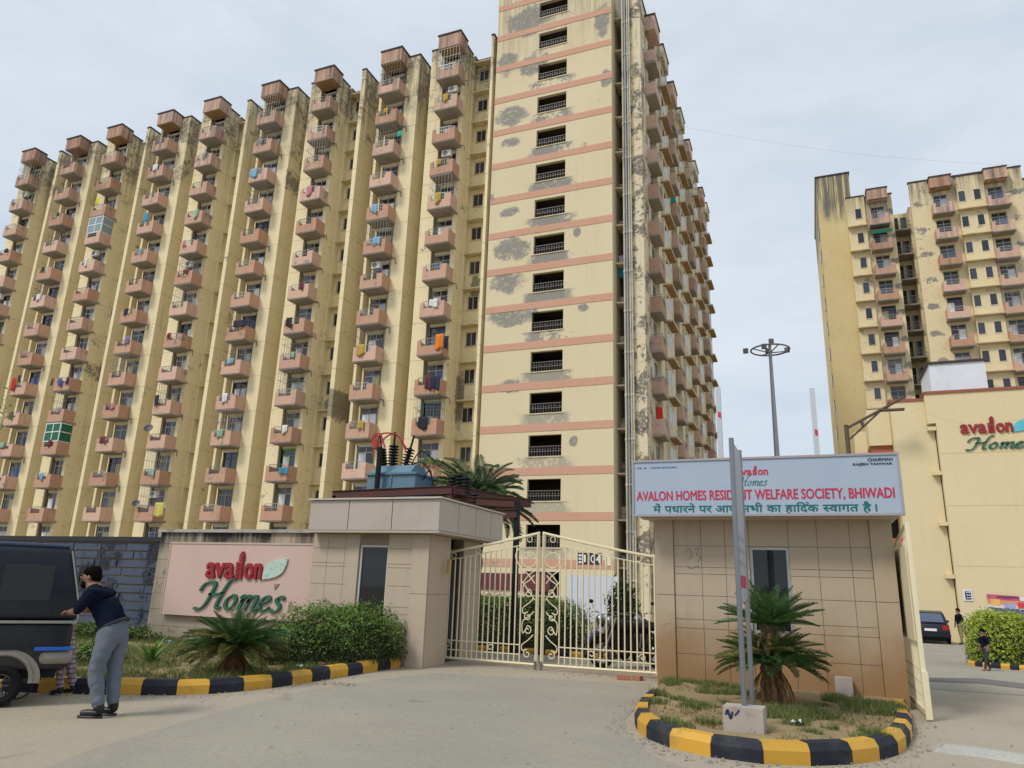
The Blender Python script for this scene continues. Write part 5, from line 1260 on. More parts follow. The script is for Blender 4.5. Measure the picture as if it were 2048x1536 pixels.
# branch of a street tree that reaches in at the left edge
tr = thing('tree', 'leafy tree crown just entering at the left edge of the picture', 'tree', (-16.2, 9.3, 0))
TX_, TY_ = -16.2, 9.3
m = MB().tube([(TX_, TY_, 0), (TX_ + .1, TY_, 2.2), (TX_ + .2, TY_, 4.0), (TX_ + .1, TY_, 4.8)], [.2, .16, .1, .04], 8); m.tube([(TX_ + .15, TY_, 3.2), (TX_ - .8, TY_, 4.4)], [.08, .03], 6); m.build('trunk', M_STEM, tr)
def crown(r):
    q = r.choice(((TX_ + .1, TY_, 4.6, .75), (TX_ - .9, TY_ + .2, 5.0, 1.1), (TX_ - .5, TY_ - .5, 4.1, .9))); d = Vector((r.gauss(0, 1), r.gauss(0, 1), r.gauss(0, 1))).normalized()
    return Vector(q[:3]) + d * q[3] * r.uniform(.4, 1.05) * (1 + .5 * mnoise.noise(d * 3)), d
leaf_cloud(3500, crown, .055, 77).build('crown', M_BUSHTOP, tr)['kind'] = 'stuff'
# litter in the beds
for i, (px, py, z, c, lab) in enumerate(((338, 1285, .16, (.15, .38, .5), 'crumpled blue plastic wrapper in the left bed'), (600, 1335, .15, (.7, .7, .7), 'scrap of white plastic near the clipped bush'), (525, 1315, .15, (.6, .6, .55), 'scrap of white paper right of the left cycad'),
                                         (185, 1295, .3, (.7, .6, .1), 'yellow plastic packet lying behind the leaning man'), (1592, 1447, .17, (.75, .75, .72), 'scrap of white paper on the right island'), (640, 1330, .15, (.6, .2, .25), 'pink wrapper under the clipped bush'))):
    p = hit(px, py, 2, z); r = random.Random(i); m = MB(); vs = []; n = 5
    for a in range(n):
        for b in range(n): vs.append((p.x + (a - 2) * .028, p.y + (b - 2) * .024, z - .0 + r.uniform(0, .05)))
    m.add(vs, [(a * n + b, a * n + b + 1, a * n + n + b + 1, a * n + n + b) for a in range(n - 1) for b in range(n - 1)])
    tag(m.build('litter', pm('litter', c, .5)), lab, 'litter')
# dry leaves and twigs on the driveway edge
r = random.Random(3); p0 = hit(675, 1370, 2, 0); vs = []; fs = []
for i in range(70):
    x, y = p0.x + r.gauss(0, .16), p0.y + r.gauss(0, .08); a = r.uniform(0, 6.3); o = len(vs); l = r.uniform(.02, .06)
    vs += [(x, y, .012), (x + l * math.cos(a), y + l * math.sin(a), r.uniform(.015, .05)), (x + l * .4 * math.cos(a + 1), y + l * .4 * math.sin(a + 1), .014)]; fs.append((o, o + 1, o + 2))
m = MB(); m.add(vs, fs); tag(m.build('dry_leaves', M_CYCD), 'little heap of dry leaves on the driveway by the left kerb', 'leaves', kind='stuff')

# grit and small stones that gather along the kerbs and under the gate
r = random.Random(31); vs = []; fs = []
def grit(x, y, n, sx, sy):
    for _ in range(n):
        px, py = x + r.gauss(0, sx), y + r.gauss(0, sy); q = r.uniform(.006, .022) * (1 if r.random() < .93 else 1.8); o = len(vs)
        for dx, dy, dz in ((1, 0, 0), (-.5, .87, 0), (-.5, -.87, 0), (r.uniform(-.3, .3), r.uniform(-.3, .3), .8)): vs.append((px + dx * q * r.uniform(.7, 1.2), py + dy * q * r.uniform(.7, 1.2), .006 + dz * q))
        fs.extend([(o, o + 1, o + 3), (o + 1, o + 2, o + 3), (o + 2, o, o + 3)])
for i in range(0, len(kl), 5):
    if kl[i][0] > -13: grit(kl[i][0] + .12, kl[i][1] - .1, 9, .1, .1)
for i in range(0, len(kr), 5): grit(kr[i][0] * 1.06, kr[i][1] - .14, 9, .1, .1)
for i in range(24): grit(-7.2 + .19 * i, 13.95, 8, .1, .12)
for i in range(260): grit(r.uniform(-9, 3), r.uniform(6, 13.5), 1, .01, .01)
m = MB(); m.add(vs, fs); tag(m.build('gravel', pm('gravel_grey', (.30, .26, .21), .95, .4, 40)), 'small stones and grit scattered along the kerbs', 'gravel', kind='stuff')
# ================================================================== TRANSFORMER YARD
M_TBLUE = pm('transformer_blue', (.11, .205, .28), .5, .1, 3, dirt=(.12, .16, .18), dirt_amt=.5); M_BLK = pm('insulator_black', (.012, .012, .014), .65, spec=.2); M_CABR = pm('cable_red', (.40, .03, .02), .5); M_RUSTR = pm('frame_rust_red', (.085, .028, .022), .75, .4, 3, dirt=(.05, .03, .03), dirt_amt=.6)
TY = 18.0
def T_(x, y, Y=TY): return hit(x, y, 1, Y)
TR = thing('transformer', 'blue-grey transformer with black bushings and red cables behind the left gatehouse', 'transformer', (-10.85, TY, 0))
a, b = T_(752, 985), T_(848, 952)
TB = MB(); TB.box(a.x, b.x, TY - .5, TY + .5, 1.6, b.z - .02); TB.build('tank', M_TBLUE, TR)
TB = MB(); TB.box(a.x - .06, b.x + .06, TY - .56, TY + .56, b.z - .02, b.z + .04).prismx([(-.5 + TY, b.z + .04), (.5 + TY, b.z + .04), (.25 + TY, b.z + .28), (-.25 + TY, b.z + .28)], a.x + .1, b.x - .15); TB.build('lid', M_TBLUE, TR)
TB = MB(); TB.box(a.x - .02, b.x + .02, TY - .53, TY - .505, b.z - .42, b.z - .38).box((a.x + b.x) / 2 - .02, (a.x + b.x) / 2 + .04, TY - .53, TY - .502, 1.6, b.z - .04); TB.build('tank_rib', M_TBLUE, TR)
B(a.x - .1, b.x + .1, TY - .6, TY + .6, -.1, 1.6).build('plinth', M_CONB, TR)
for i, (px, py, lean) in enumerate(((767, 938, -.2), (785, 932, 0), (808, 938, .25))):
    p = T_(px, py); m = MB(); pr = []
    for k in range(8): pr += [(.06, .085 * k), (.15, .085 * k + .015), (.14, .085 * k + .045), (.06, .085 * k + .06)]
    pr += [(.03, .7), (.03, 1.05)]
    m.lathe(pr, 12); obj('bushing', m.mesh('bushing', M_BLK), TR, (p.x, TY, p.z - .05), (0, lean, 0))
for pts in (((752, 900), (757, 873), (775, 866), (800, 875), (812, 905)), ((760, 905), (766, 880), (790, 868), (812, 895)), ((748, 905), (745, 875), (760, 868), (770, 895)), ((758, 895), (755, 872), (748, 880), (746, 915))):
    MB().tube(catmull([T_(x, y, TY - .2) for x, y in pts], 6), .024, 6).build('cable', M_CABR, TR)
for pts in (((820, 935), (835, 908), (850, 905), (872, 925)), ((846, 960), (860, 940), (865, 975), (858, 1000)), ((822, 930), (845, 925), (862, 950), (866, 990))):
    MB().tube(catmull([T_(x, y, TY - .1) for x, y in pts], 6), .018, 5).build('wire', M_BLK, TR)
p = T_(752, 995, TY - .7); MB().tube([(p.x, TY - .7, .0), (p.x, TY - .7, T_(752, 895, TY - .7).z)], .075, 8).build('cable_riser', M_BLK, TR)
MB().tube([T_(752, 897, TY - .7), T_(752, 880, TY - .7)], .09, 8).build('cable_boot', M_CABR, TR)
SF = thing('steel_frame', 'rust-red steel beam frame over the left gatehouse roof', 'frame', (-9.5, 17, 0))
def beam(p, q, w=.06, h=.09):
    d = (q - p); L = d.length; m = MB().box(0, L, -w, w, -h, h).box(0, L, -w * 1.6, w * 1.6, h, h + .015).box(0, L, -w * 1.6, w * 1.6, -h - .015, -h)
    return obj('beam', m.mesh('beam', M_RUSTR), SF, tuple(p), d.to_track_quat('X', 'Z').to_euler())
q1, q2, q3, q4 = T_(668, 990, 16.6), T_(905, 980, 16.6), T_(1005, 1030, 16.6), T_(905, 980, 16.6)
beam(q1, q2); e = Vector((q2.x, 19.6, q2.z)); beam(Vector((q2.x, 16.6, q2.z)), Vector((q2.x + .9, 19.8, q2.z))); beam(Vector((q1.x, 16.6, q1.z)), Vector((q1.x, 19.5, q1.z)))
beam(Vector((q2.x - .5, 16.9, q2.z - .55)), Vector((q2.x + 1.55, 17.2, q2.z - .55))); beam(Vector((q2.x - .2, 17.0, q2.z - .2)), Vector((q2.x + 1.5, 17.25, q2.z - .28)))
for x, y in ((q1.x + .05, 16.6), (q2.x - .05, 16.6), (q2.x + 1.55, 17.2), (q1.x + .05, 19.5)):
    B(x - .06, x + .06, y - .06, y + .06, gz(y), (q2.z - .1) if x != q2.x + 1.55 else q2.z - .2).build('post', M_RUSTR if x < q2.x + 1 else M_BLK, SF)
for i, (px, py) in enumerate(((905, 970), (918, 966), (932, 972), (948, 1005))):
    p = T_(px, py, 17.1); m = MB(); pr = []
    for k in range(5): pr += [(.04, .09 * k), (.12, .09 * k + .02), (.11, .09 * k + .05), (.04, .09 * k + .065)]
    obj('insulator', m.lathe(pr, 10).mesh('insulator', M_BLK), SF, (p.x, 17.1, p.z - .2))
# ================================================================== MOTORCYCLES
M_TYRE = pm('tyre', (.014, .014, .014), .9, spec=.15); M_CHR = pm('chrome', (.28, .28, .30), .35, .1, metal=.9); M_BIKE = pm('bike_paint_black', (.010, .010, .012), .55, spec=.2); M_BIKEB = pm('bike_paint_blue', (.03, .05, .16), .3); M_SEAT = pm('seat_vinyl', (.012, .012, .012), .9, spec=.2); M_REDL = pm('tail_red', (.4, .01, .01), .3)
def wheel(par, c, r, w, ax='y', rim=M_CHR):
    n = 20; A = lambda a, rr: (c[0] + rr * math.cos(a), c[1], c[2] + rr * math.sin(a)) if ax == 'y' else (c[0], c[1] + rr * math.cos(a), c[2] + rr * math.sin(a))
    wh = MB().tube([A(6.283 * i / n, r - w) for i in range(n)], w, 8, True).build('wheel', M_TYRE, par)
    m = MB().tube([A(6.283 * i / n, r - 1.8 * w) for i in range(n)], w * .35, 5, True)
    for i in range(6): m.tube([A(6.283 * i / 6, .03), A(6.283 * i / 6, r - 1.8 * w)], .012, 4)
    m.build('rim', rim, wh); return wh
def motorcycle(label, x, y, rz, paint):
    t = thing('motorcycle', label, 'motorcycle', (x, y, gz(y)), rz, 'motorcycles parked inside the gate')
    wheel(t, (.65, 0, .3), .3, .05); wheel(t, (-.62, 0, .3), .3, .055)
    MB().tube([(.65, -.09, .3), (.42, -.09, .85), (.36, -.09, 1.0)], .025, 6).tube([(.65, .09, .3), (.42, .09, .85), (.36, .09, 1.0)], .025, 6).build('fork', M_CHR, t)
    m = MB(); m.smooth = True
    m.ell((.12, 0, .82), (.30, .14, .13), 14, 8); m.build('fuel_tank', paint, t)
    m = MB(); m.smooth = True; m.ell((-.38, 0, .80), (.38, .13, .07), 14, 6); m.build('seat', M_SEAT, t)
    MB().box(-.12, .22, -.13, .13, .28, .62).box(-.02, .2, -.1, .1, .62, .7).build('engine', M_BLK, t)
    MB().tube([(.36, 0, .9), (.1, 0, .72), (-.4, 0, .7), (-.62, 0, .3)], .03, 6).tube([(.34, 0, .85), (.2, 0, .3), (-.2, 0, .25)], .03, 6).build('frame', M_BIKE, t)
    MB().tube([(.22, -.36, 1.06), (.3, -.22, 1.08), (.36, 0, 1.02), (.3, .22, 1.08), (.22, .36, 1.06)], .014, 6).build('handlebar', M_CHR, t)
    for s in (-1, 1):
        MB().tube([(.28, .26 * s, 1.07), (.32, .32 * s, 1.26)], .007, 4).ell((.32, .34 * s, 1.3), (.02, .07, .045), 10, 6).build('mirror', M_BIKE, t)
    m = MB(); m.smooth = True; m.ell((.48, 0, .92), (.10, .11, .11), 12, 8); m.build('headlight', M_CHR, t)
    MB().tube([(.94 * math.cos(a) * .0 + .65 + .34 * math.cos(a), 0, .3 + .34 * math.sin(a)) for a in [R(20 + 15 * i) for i in range(9)]], .045, 5).build('mudguard', paint, t)
    MB().tube([(.05, -.14, .3), (-.3, -.17, .25), (-.8, -.18, .36)], [.03, .045, .05], 8).build('exhaust', M_CHR, t)
    MB().box(-.84, -.74, -.06, .06, .66, .76).build('tail_light', M_REDL, t)
    MB().tube([(-.1, .12, .3), (-.2, .3, .0)], .012, 5).build('side_stand', M_BIKE, t); return t
motorcycle('black motorcycle nearest the gate with chrome headlamp', -3.62, 15.75, R(-140), M_BIKE)
motorcycle('blue-tanked motorcycle parked between the nearest bike and the hedge', -4.35, 17.0, R(-105), M_BIKEB)
motorcycle('black motorcycle behind the nearest one, by the dark shrub', -3.9, 18.4, R(-95), M_BIKE)
motorcycle('black motorcycle at the right, against the gatehouse side', -2.95, 17.2, R(-100), M_BIKE)
# ================================================================== CARS
def car(label, x, y, rz, paint, s=1.0):
    t = thing('car', label, 'car', (x, y, gz(y)), rz, None); t.scale = (s, s, s)
    w = .82
    def shell(prof, wb, wt, name, mat, inset=0):
        zmin = min(p[1] for p in prof); zmax = max(p[1] for p in prof); n = len(prof); vs = []
        for sgn in (-1, 1):
            for (yy, zz) in prof: k = (zz - zmin) / (zmax - zmin); vs.append((sgn * (wb + (wt - wb) * k), yy, zz))
        m = MB(); m.add(vs, [tuple(range(n)), tuple(range(2 * n - 1, n - 1, -1))] + [(i, n + i, n + (i + 1) % n, (i + 1) % n) for i in range(n)])
        o = m.build(name, mat, t); recalc(o.data); bv = o.modifiers.new('b', 'BEVEL'); bv.width = .05; bv.segments = 3; bv.limit_method = 'ANGLE'
        for p in o.data.polygons: p.use_smooth = True
        return o
    body = shell([(-1.85, .32), (-1.88, .62), (-1.80, .92), (.75, .95), (1.6, .80), (1.85, .62), (1.85, .28)], w, w - .05, 'body', paint)
    shell([(-1.74, .93), (-1.35, 1.42), (-.9, 1.50), (.05, 1.46), (.85, .94)], w - .06, w - .22, 'cabin', paint)
    gl = M_GLASSB
    m = MB(); m.add([(-.60, -1.735, 1.0), (.60, -1.735, 1.0), (.52, -1.43, 1.38), (-.52, -1.43, 1.38)], [(0, 1, 2, 3)]); m.build('rear_window', gl, t)
    for sgn in (-1, 1):
        m = MB(); m.add([(sgn * .77, -1.2, .98), (sgn * .77, .55, .98), (sgn * .645, .0, 1.38), (sgn * .645, -1.1, 1.38)], [(0, 1, 2, 3)]); m.build('side_window', gl, t)
        MB().box(sgn * .62 - .12, sgn * .62 + .12, -1.905, -1.80, .66, .86).build('tail_light', M_REDL, t)
        MB().box(sgn * .87 - .08, sgn * .87 + .08, .42, .5, .95, 1.05).build('wing_mirror', paint, t)
        for yy in (-1.15, 1.2): wheel(t, (sgn * .74, yy, .3), .3, .085, 'x')
    MB().box(-.78, .78, -1.93, -1.82, .34, .56).build('bumper', paint, t)
    MB().box(-.66, .66, -1.75, 1.7, .14, .36).build('underbody', M_BLK, t)
    MB().box(-.25, .25, -1.94, -1.92, .60, .71).build('number_plate', M_PWHITE, t)
    return t
car('dark blue hatchback parked with its back to the camera beside the annex', 5.05, 42.3, R(-4), pm('car_navy', (.006, .009, .02), .25, .05))
car('white car half hidden behind the yellow-green shrub', 7.4, 29.0, R(60), pm('car_white', (.7, .7, .7), .25, .03))
# ================================================================== THREE-WHEELER
O_ = hit(128, 1410, 2, 0)
RK = thing('three_wheeler', 'dark blue covered three-wheeler cut off by the left edge', 'three-wheeler', (O_.x, O_.y, 0), YAW + R(31))
M_RKB = pm('canopy_navy', (.007, .011, .022), .5, .25, 1.0, dirt=(.03, .035, .04), dirt_amt=.7, bmp=.6, spec=.35); M_RKD = pm('panel_dark', (.012, .014, .018), .4, .2, 3, dirt=(.07, .06, .045), dirt_amt=.5); M_RKW = pm('stripe_white', (.30, .30, .29), .6, .1, 5, dirt=(.2, .2, .18), dirt_amt=.5); M_RKBUF = pm('bumper_buff', (.28, .26, .215), .6, .12, 4, dirt=(.1, .09, .07), dirt_amt=.7)
def rbox(par, name, mat, x0, x1, y0, y1, z0, z1, bev=.04):
    o = MB().box(x0, x1, y0, y1, z0, z1).build(name, mat, par); m = o.modifiers.new('b', 'BEVEL'); m.width = bev; m.segments = 3
    for p in o.data.polygons: p.use_smooth = True
    return o
cp = MB().prismy([(-2.5, .97), (0, .97), (-.03, 1.2), (-.20, 1.84), (-2.5, 1.84)], 0, 1.25).build('canopy', M_RKB, RK); bv = cp.modifiers.new('b', 'BEVEL'); bv.width = .08; bv.segments = 3
for p in cp.data.polygons: p.use_smooth = True
rbox(RK, 'roof', pm('roof_sheen', (.035, .05, .10), .3, .1), -2.5, -.24, .03, 1.2, 1.825, 1.88, .03)
MB().box(-.88, -.36, -.008, .02, 1.2, 1.62).build('side_window', pm('smoked_window', (.010, .014, .018), .3, .3, 3), cp)
MB().box(-2.5, -.02, -.022, .03, .935, .965).build('stripe', M_RKW, RK)
rbox(RK, 'lower_body', M_RKD, -2.5, -.05, .01, 1.24, .40, .94, .05)
for i in range(7): MB().box(-2.3, -.12, -.012, .02, .885 - .042 * i, .90 - .042 * i).build('louvre', M_RKB, RK)
rbox(RK, 'corner_fender', M_RKBUF, -.36, .0, -.03, .35, .46, .62, .07); MB().box(-.42, -.03, -.036, .0, .625, .665).build('blue_tape', pm('tape_blue', (.02, .12, .55), .5), RK)
rbox(RK, 'chassis', M_BLK, -2.4, -.15, .1, 1.15, .30, .41, .02)
MB().tube([(-.02, -.012, .97), (-.05, -.012, 1.2), (-.215, -.012, 1.80)], .010, 6).build('canopy_edge', M_RKW, RK)
c = (-.70, .03, .235)
wheel(RK, c, .235, .055, 'y', M_RAILD)
MB().tube([(c[0] + .31 * math.cos(a), c[1] - .02, c[2] + .05 + .31 * math.sin(a)) for a in [R(-5 + 12 * i) for i in range(16)]], [.03] * 16, 6).build('mudguard_lip', M_RKBUF, RK)
m = MB(); vs = []; n = 16
for i in range(n):
    a = R(-5 + 12 * i); vs += [(c[0] + .30 * math.cos(a), c[1] - .03, c[2] + .05 + .30 * math.sin(a)), (c[0] + .30 * math.cos(a), c[1] + .25, c[2] + .05 + .30 * math.sin(a)), (c[0] + .40 * math.cos(a), c[1] - .03, c[2] + .05 + .36 * math.sin(a))]
fs = []
for i in range(n - 1): fs += [(3 * i, 3 * i + 3, 3 * i + 4, 3 * i + 1), (3 * i, 3 * i + 2, 3 * i + 5, 3 * i + 3)]
m.add(vs, fs); m.build('mudguard', M_RKBUF, RK)
MB().tube(catmull([(-.55, .05, .33), (-.62, .02, .14), (-.50, .0, .09), (-.38, .02, .16), (-.36, .05, .33)], 5), .010, 5).build('hanging_hose', M_BLK, RK)
MB().box(-.60, -.55, -.01, .3, .02, .32).build('mud_flap', M_BLK, RK)
# a hanging check cloth at its end
# ================================================================== PEOPLE
def figure(label, loc, rz, J, E, mats, hair=None, s=1.0, extras=None, hands=(), hem=None, lv=2):
    """one continuous skinned body; J joint: (x,y,z,r); E edge: (a,b,material index)"""
    t = thing('person', label, 'person', loc, rz); t.scale = (s, s, s)
    names = list(J); me = bpy.data.meshes.new('body')
    me.from_pydata([J[n][:3] for n in names], [(names.index(a), names.index(b)) for a, b, _ in E], [])
    ob = bpy.data.objects.new('tmp', me); COL.objects.link(ob)
    sk = ob.modifiers.new('s', 'SKIN'); sk.use_smooth_shade = True; su = ob.modifiers.new('u', 'SUBSURF'); su.levels = lv; su.render_levels = lv
    for i, n in enumerate(names):
        r_ = J[n][3]; d = me.skin_vertices[0].data[i]; d.radius = r_ if isinstance(r_, tuple) else (r_, r_); d.use_root = (n == 'pelvis')
    bm_ = bpy.data.meshes.new_from_object(ob.evaluated_get(bpy.context.evaluated_depsgraph_get())); bm_.name = 'body'; bpy.data.objects.remove(ob)
    bm_.materials.clear()
    for m in mats: bm_.materials.append(m)
    seg = [(Vector(J[a][:3]), Vector(J[b][:3]), k) for a, b, k in E]
    for p in bm_.polygons:
        c = p.center; best = None
        for a, b, k in seg:
            d = b - a; u = max(0, min(1, (c - a).dot(d) / max(1e-9, d.length_squared))); q = (a + d * u - c).length
            if best is None or q < best[0]: best = (q, k)
        k = best[1]
        if hem and k in (1, 2) and abs(c.z - hem[0].z) < .16: k = 1 if (c - hem[0]).dot(hem[1]) > 0 else 2
        p.material_index = k; p.use_smooth = True
    for v in bm_.vertices:                      # cloth folds
        co = v.co; q = Vector((co.x * 9, co.y * 9, co.z * 16)); k = .010 if .12 < co.z < 1.36 * 1.02 else 0.0
        v.co = co + v.normal * (k * mnoise.noise(q) + k * .5 * mnoise.noise(q * 2.3))
    body = obj('body', bm_, t)
    for hx, hy, hz, dx, dz, mt in hands:      # five separate bent fingers
        m = MB(); m.smooth = True
        for f in range(4): y = hy - .03 + .02 * f; L = (.075, .085, .08, .06)[f]; m.tube([(hx, y, hz), (hx + dx * L * .5, y, hz + dz * L * .5), (hx + dx * L * .9, y, hz + dz * L * .9 - .02), (hx + dx * L, y, hz + dz * L - .045)], [.011, .0105, .0095, .008], 6)
        m.tube([(hx - dx * .03, hy - .03, hz), (hx + dx * .01, hy - .055, hz + .005), (hx + dx * .04, hy - .06, hz - .01)], [.012, .011, .009], 6); m.build('fingers', mt, t)
    if extras: extras(t)
    return t
SKIN = pm('skin_brown', (.23, .12, .075), .5, .08, 10); HAIR = pm('hair_black', (.005, .0045, .004), .9, .3, 40, spec=.05); NAVY = pm('shirt_navy', (.006, .009, .022), .95, .2, 30, spec=.1); GREYT = pm('trousers_grey', (.125, .145, .18), .85, .12, 12); SHOE = pm('shoe_black', (.008, .008, .009), .45)
J = {'pelvis': (.17, 0, .93, (.155, .165)), 'waist': (.125, 0, 1.06, (.15, .165)), 'chest': (.035, 0, 1.23, (.165, .165)), 'upch': (-.03, 0, 1.33, (.165, .13)), 'neck': (-.085, 0, 1.405, .058), 'head': (-.125, 0, 1.485, (.085, .095)), 'crown': (-.115, 0, 1.56, (.075, .085)),
     'shn': (-.02, -.17, 1.31, .082), 'eln': (-.14, -.235, 1.12, .056), 'wrn': (-.255, -.14, 1.10, .032), 'han': (-.30, -.11, 1.105, .034),
     'shf': (-.02, .17, 1.31, .082), 'elf': (-.17, .20, 1.12, .054), 'wrf': (-.27, .10, 1.12, .032), 'haf': (-.31, .06, 1.12, .034),
     'hin': (.16, -.10, .86, .122), 'knn': (.015, -.10, .49, .09), 'ann': (.055, -.10, .12, .07), 'hif': (.17, .10, .86, .122), 'knf': (.13, .09, .50, .088), 'anf': (.115, .09, .12, .068),
     'hen': (.085, -.10, .055, .046), 'ton': (-.15, -.10, .042, .044), 'hef': (.14, .09, .055, .046), 'tof': (-.07, .09, .042, .044)}
E = [('pelvis', 'waist', 1), ('waist', 'chest', 1), ('chest', 'upch', 1), ('upch', 'neck', 0), ('neck', 'head', 0), ('head', 'crown', 0), ('upch', 'shn', 1), ('shn', 'eln', 1), ('eln', 'wrn', 0), ('wrn', 'han', 0), ('upch', 'shf', 1), ('shf', 'elf', 1), ('elf', 'wrf', 0), ('wrf', 'haf', 0),
     ('pelvis', 'hin', 2), ('hin', 'knn', 2), ('knn', 'ann', 2), ('ann', 'hen', 3), ('hen', 'ton', 3), ('pelvis', 'hif', 2), ('hif', 'knf', 2), ('knf', 'anf', 2), ('anf', 'hef', 3), ('hef', 'tof', 3)]
def hairdo(m, c, r):
    o = len(m.v); m.ellp(c, r, 22, 14)
    for i in range(o, len(m.v)):
        v = Vector(m.v[i]); d = v - Vector(c); k = 1 + .16 * mnoise.noise(v * 38) + .08 * mnoise.noise(v * 90); m.v[i] = tuple(Vector(c) + d * k)
def man_extras(t):
    m = MB(); m.smooth = True
    hairdo(m, (-.345, 0, 1.548), (.098, .086, .078)); hairdo(m, (-.295, 0, 1.505), (.055, .078, .078)); m.build('hair', HAIR, t)
    m = MB(); m.smooth = True; m.ellp((-0.418, 0, 1.415), (.042, .052, .055), 12, 8); m.ellp((-0.385, 0, 1.425), (.055, .066, .04), 12, 8); m.build('beard', HAIR, t)
    m = MB(); m.smooth = True; m.ellp((-0.465, 0, 1.487), (.022, .014, .02), 8, 6); m.ellp((-0.337, -.088, 1.485), (.02, .012, .03), 8, 6); m.ellp((-0.337, .088, 1.485), (.02, .012, .03), 8, 6); m.build('nose_and_ears', SKIN, t)
    for s in (-1, 1): MB().ellp((-0.446, .033 * s, 1.505), (.01, .013, .008), 8, 6).build('eye', HAIR, t)
    n = 24
    for nm, z, xc, rx, ry, mt in (('belt', .965, -.008, .148, .164, SHOE),):
        MB().tube([(xc + rx * math.cos(6.283 * i / n), ry * math.sin(6.283 * i / n), z + .085 * math.cos(6.283 * i / n)) for i in range(n)], .02, 6, True).build(nm, mt, t)
    for s in (-.10, .09):
        x0 = -.015 if s < 0 else .045
        o = MB(); o.smooth = True; o.prism([(x0 - .15, s - .025), (x0 - .12, s - .038), (x0 + .02, s - .036), (x0 + .10, s - .034), (x0 + .115, s), (x0 + .10, s + .034), (x0 + .02, s + .036), (x0 - .12, s + .038), (x0 - .15, s + .025), (x0 - .165, s)], 0, .022); o.build('sole', SHOE, t)
for k_ in J: J[k_] = (J[k_][0] - .165 * J[k_][2], *J[k_][1:])      # he leans into the three-wheeler
pm_ = hit(196, 1433, 2, 0)
figure('man in navy shirt and grey trousers leaning on the three-wheeler', (pm_.x, pm_.y, 0), YAW, J, E, [SKIN, NAVY, GREYT, SHOE], extras=man_extras, lv=3, hem=(Vector((-.005, 0, .965)), Vector((-.46, 0, .89))), hands=((-.48, -.11, 1.105, -.8, .1, SKIN), (-.495, .06, 1.12, -.8, .1, SKIN)))
def stand(st=.12, lean=0.0, arm=.06):
    return {'pelvis': (0, 0, .93, (.15, .12)), 'waist': (-.0, 0, 1.08, (.14, .11)), 'chest': (-.01, 0, 1.26, (.17, .12)), 'upch': (-.01, 0, 1.38, (.15, .09)), 'neck': (-.015, 0, 1.47, .055), 'head': (-.03, 0, 1.57, (.08, .095)), 'crown': (-.02, 0, 1.66, (.075, .085)),
            'shn': (0, -.19, 1.37, .07), 'eln': (.04, -.25, 1.1, .048), 'wrn': (-.06, -.25, .86, .034), 'han': (-.1, -.24, .78, .036), 'shf': (0, .19, 1.37, .07), 'elf': (-.04, .25, 1.1, .048), 'wrf': (-.1, .24, .86, .034), 'haf': (-.12, .23, .78, .036),
            'hin': (0, -.09, .86, .10), 'knn': (-st * .4, -.09, .49, .072), 'ann': (-st, -.09, .10, .05), 'hif': (0, .09, .86, .10), 'knf': (st * .5, .09, .49, .072), 'anf': (st, .09, .11, .05),
            'hen': (-st + .02, -.09, .05, .04), 'ton': (-st - .15, -.09, .035, .036), 'hef': (st + .02, .09, .05, .04), 'tof': (st - .14, .09, .035, .036)}
def std_extras(col=HAIR):
    def f(t):
        m = MB(); m.smooth = True; m.ellp((-.01, 0, 1.645), (.10, .092, .085), 14, 9); m.ellp((.045, 0, 1.59), (.055, .08, .08), 12, 8); m.build('hair', col, t)
        m = MB(); m.smooth = True; m.ellp((-.122, 0, 1.565), (.02, .014, .02), 8, 6); m.ellp((0, -.088, 1.565), (.02, .012, .03), 8, 6); m.ellp((0, .088, 1.565), (.02, .012, .03), 8, 6); m.build('nose_and_ears', SKIN, t)
    return f
def plaid(name):
    m, nt, b = newmat(name); pos = nd(nt, 'TexCoord').outputs['Object']; sp = nd(nt, 'SeparateXYZ', {0: pos})
    f = lambda s, fr, ph: rmp(nt, mth(nt, 'SINE', mth(nt, 'ADD', mth(nt, 'MULTIPLY', s, fr), ph)), .35, .5)
    c = mixc(nt, f(sp.outputs[2], 95, 0), (.42, .34, .33), (.10, .10, .18)); c = mixc(nt, mth(nt, 'MULTIPLY', f(sp.outputs[0], 110, 1), .6), c, (.30, .07, .08)); c = mixc(nt, mth(nt, 'MULTIPLY', f(sp.outputs[1], 110, 1), .4), c, (.12, .12, .2))
    nt.links.new(c, b.inputs['Base Color']); b.inputs['Roughness'].default_value = .9; return m
M_PLAID = plaid('plaid_cloth')
p = hit(136, 1386, 2, .02)
J2 = {k: (v[0] - .24 * v[2], *v[1:]) for k, v in stand(.04).items()}
def ex2(t):
    m = MB(); m.smooth = True; hairdo(m, (-.405, 0, 1.645), (.10, .092, .085)); m.build('hair', HAIR, t)
figure('person in plaid trousers standing half hidden behind the three-wheeler', (p.x - .02, p.y, .0), YAW, J2, E, [SKIN, NAVY, M_PLAID, SHOE], extras=ex2, s=.9)
p = hit(1976, 1342, 2, -.1)
figure('child in dark clothes walking on the road before the lime shrub', (p.x, p.y, gz(p.y)), YAW, stand(.16), E, [SKIN, NAVY, pm('shorts_dark', (.03, .035, .05), .85), SKIN], extras=std_extras(), s=.58)
figure('person in dark top standing at the right side of the parked dark hatchback', (6.25, 41.2, gz(41)), YAW, stand(.08), E, [SKIN, NAVY, pm('trousers_khaki', (.32, .24, .14), .85), SHOE], extras=std_extras(), s=.95)
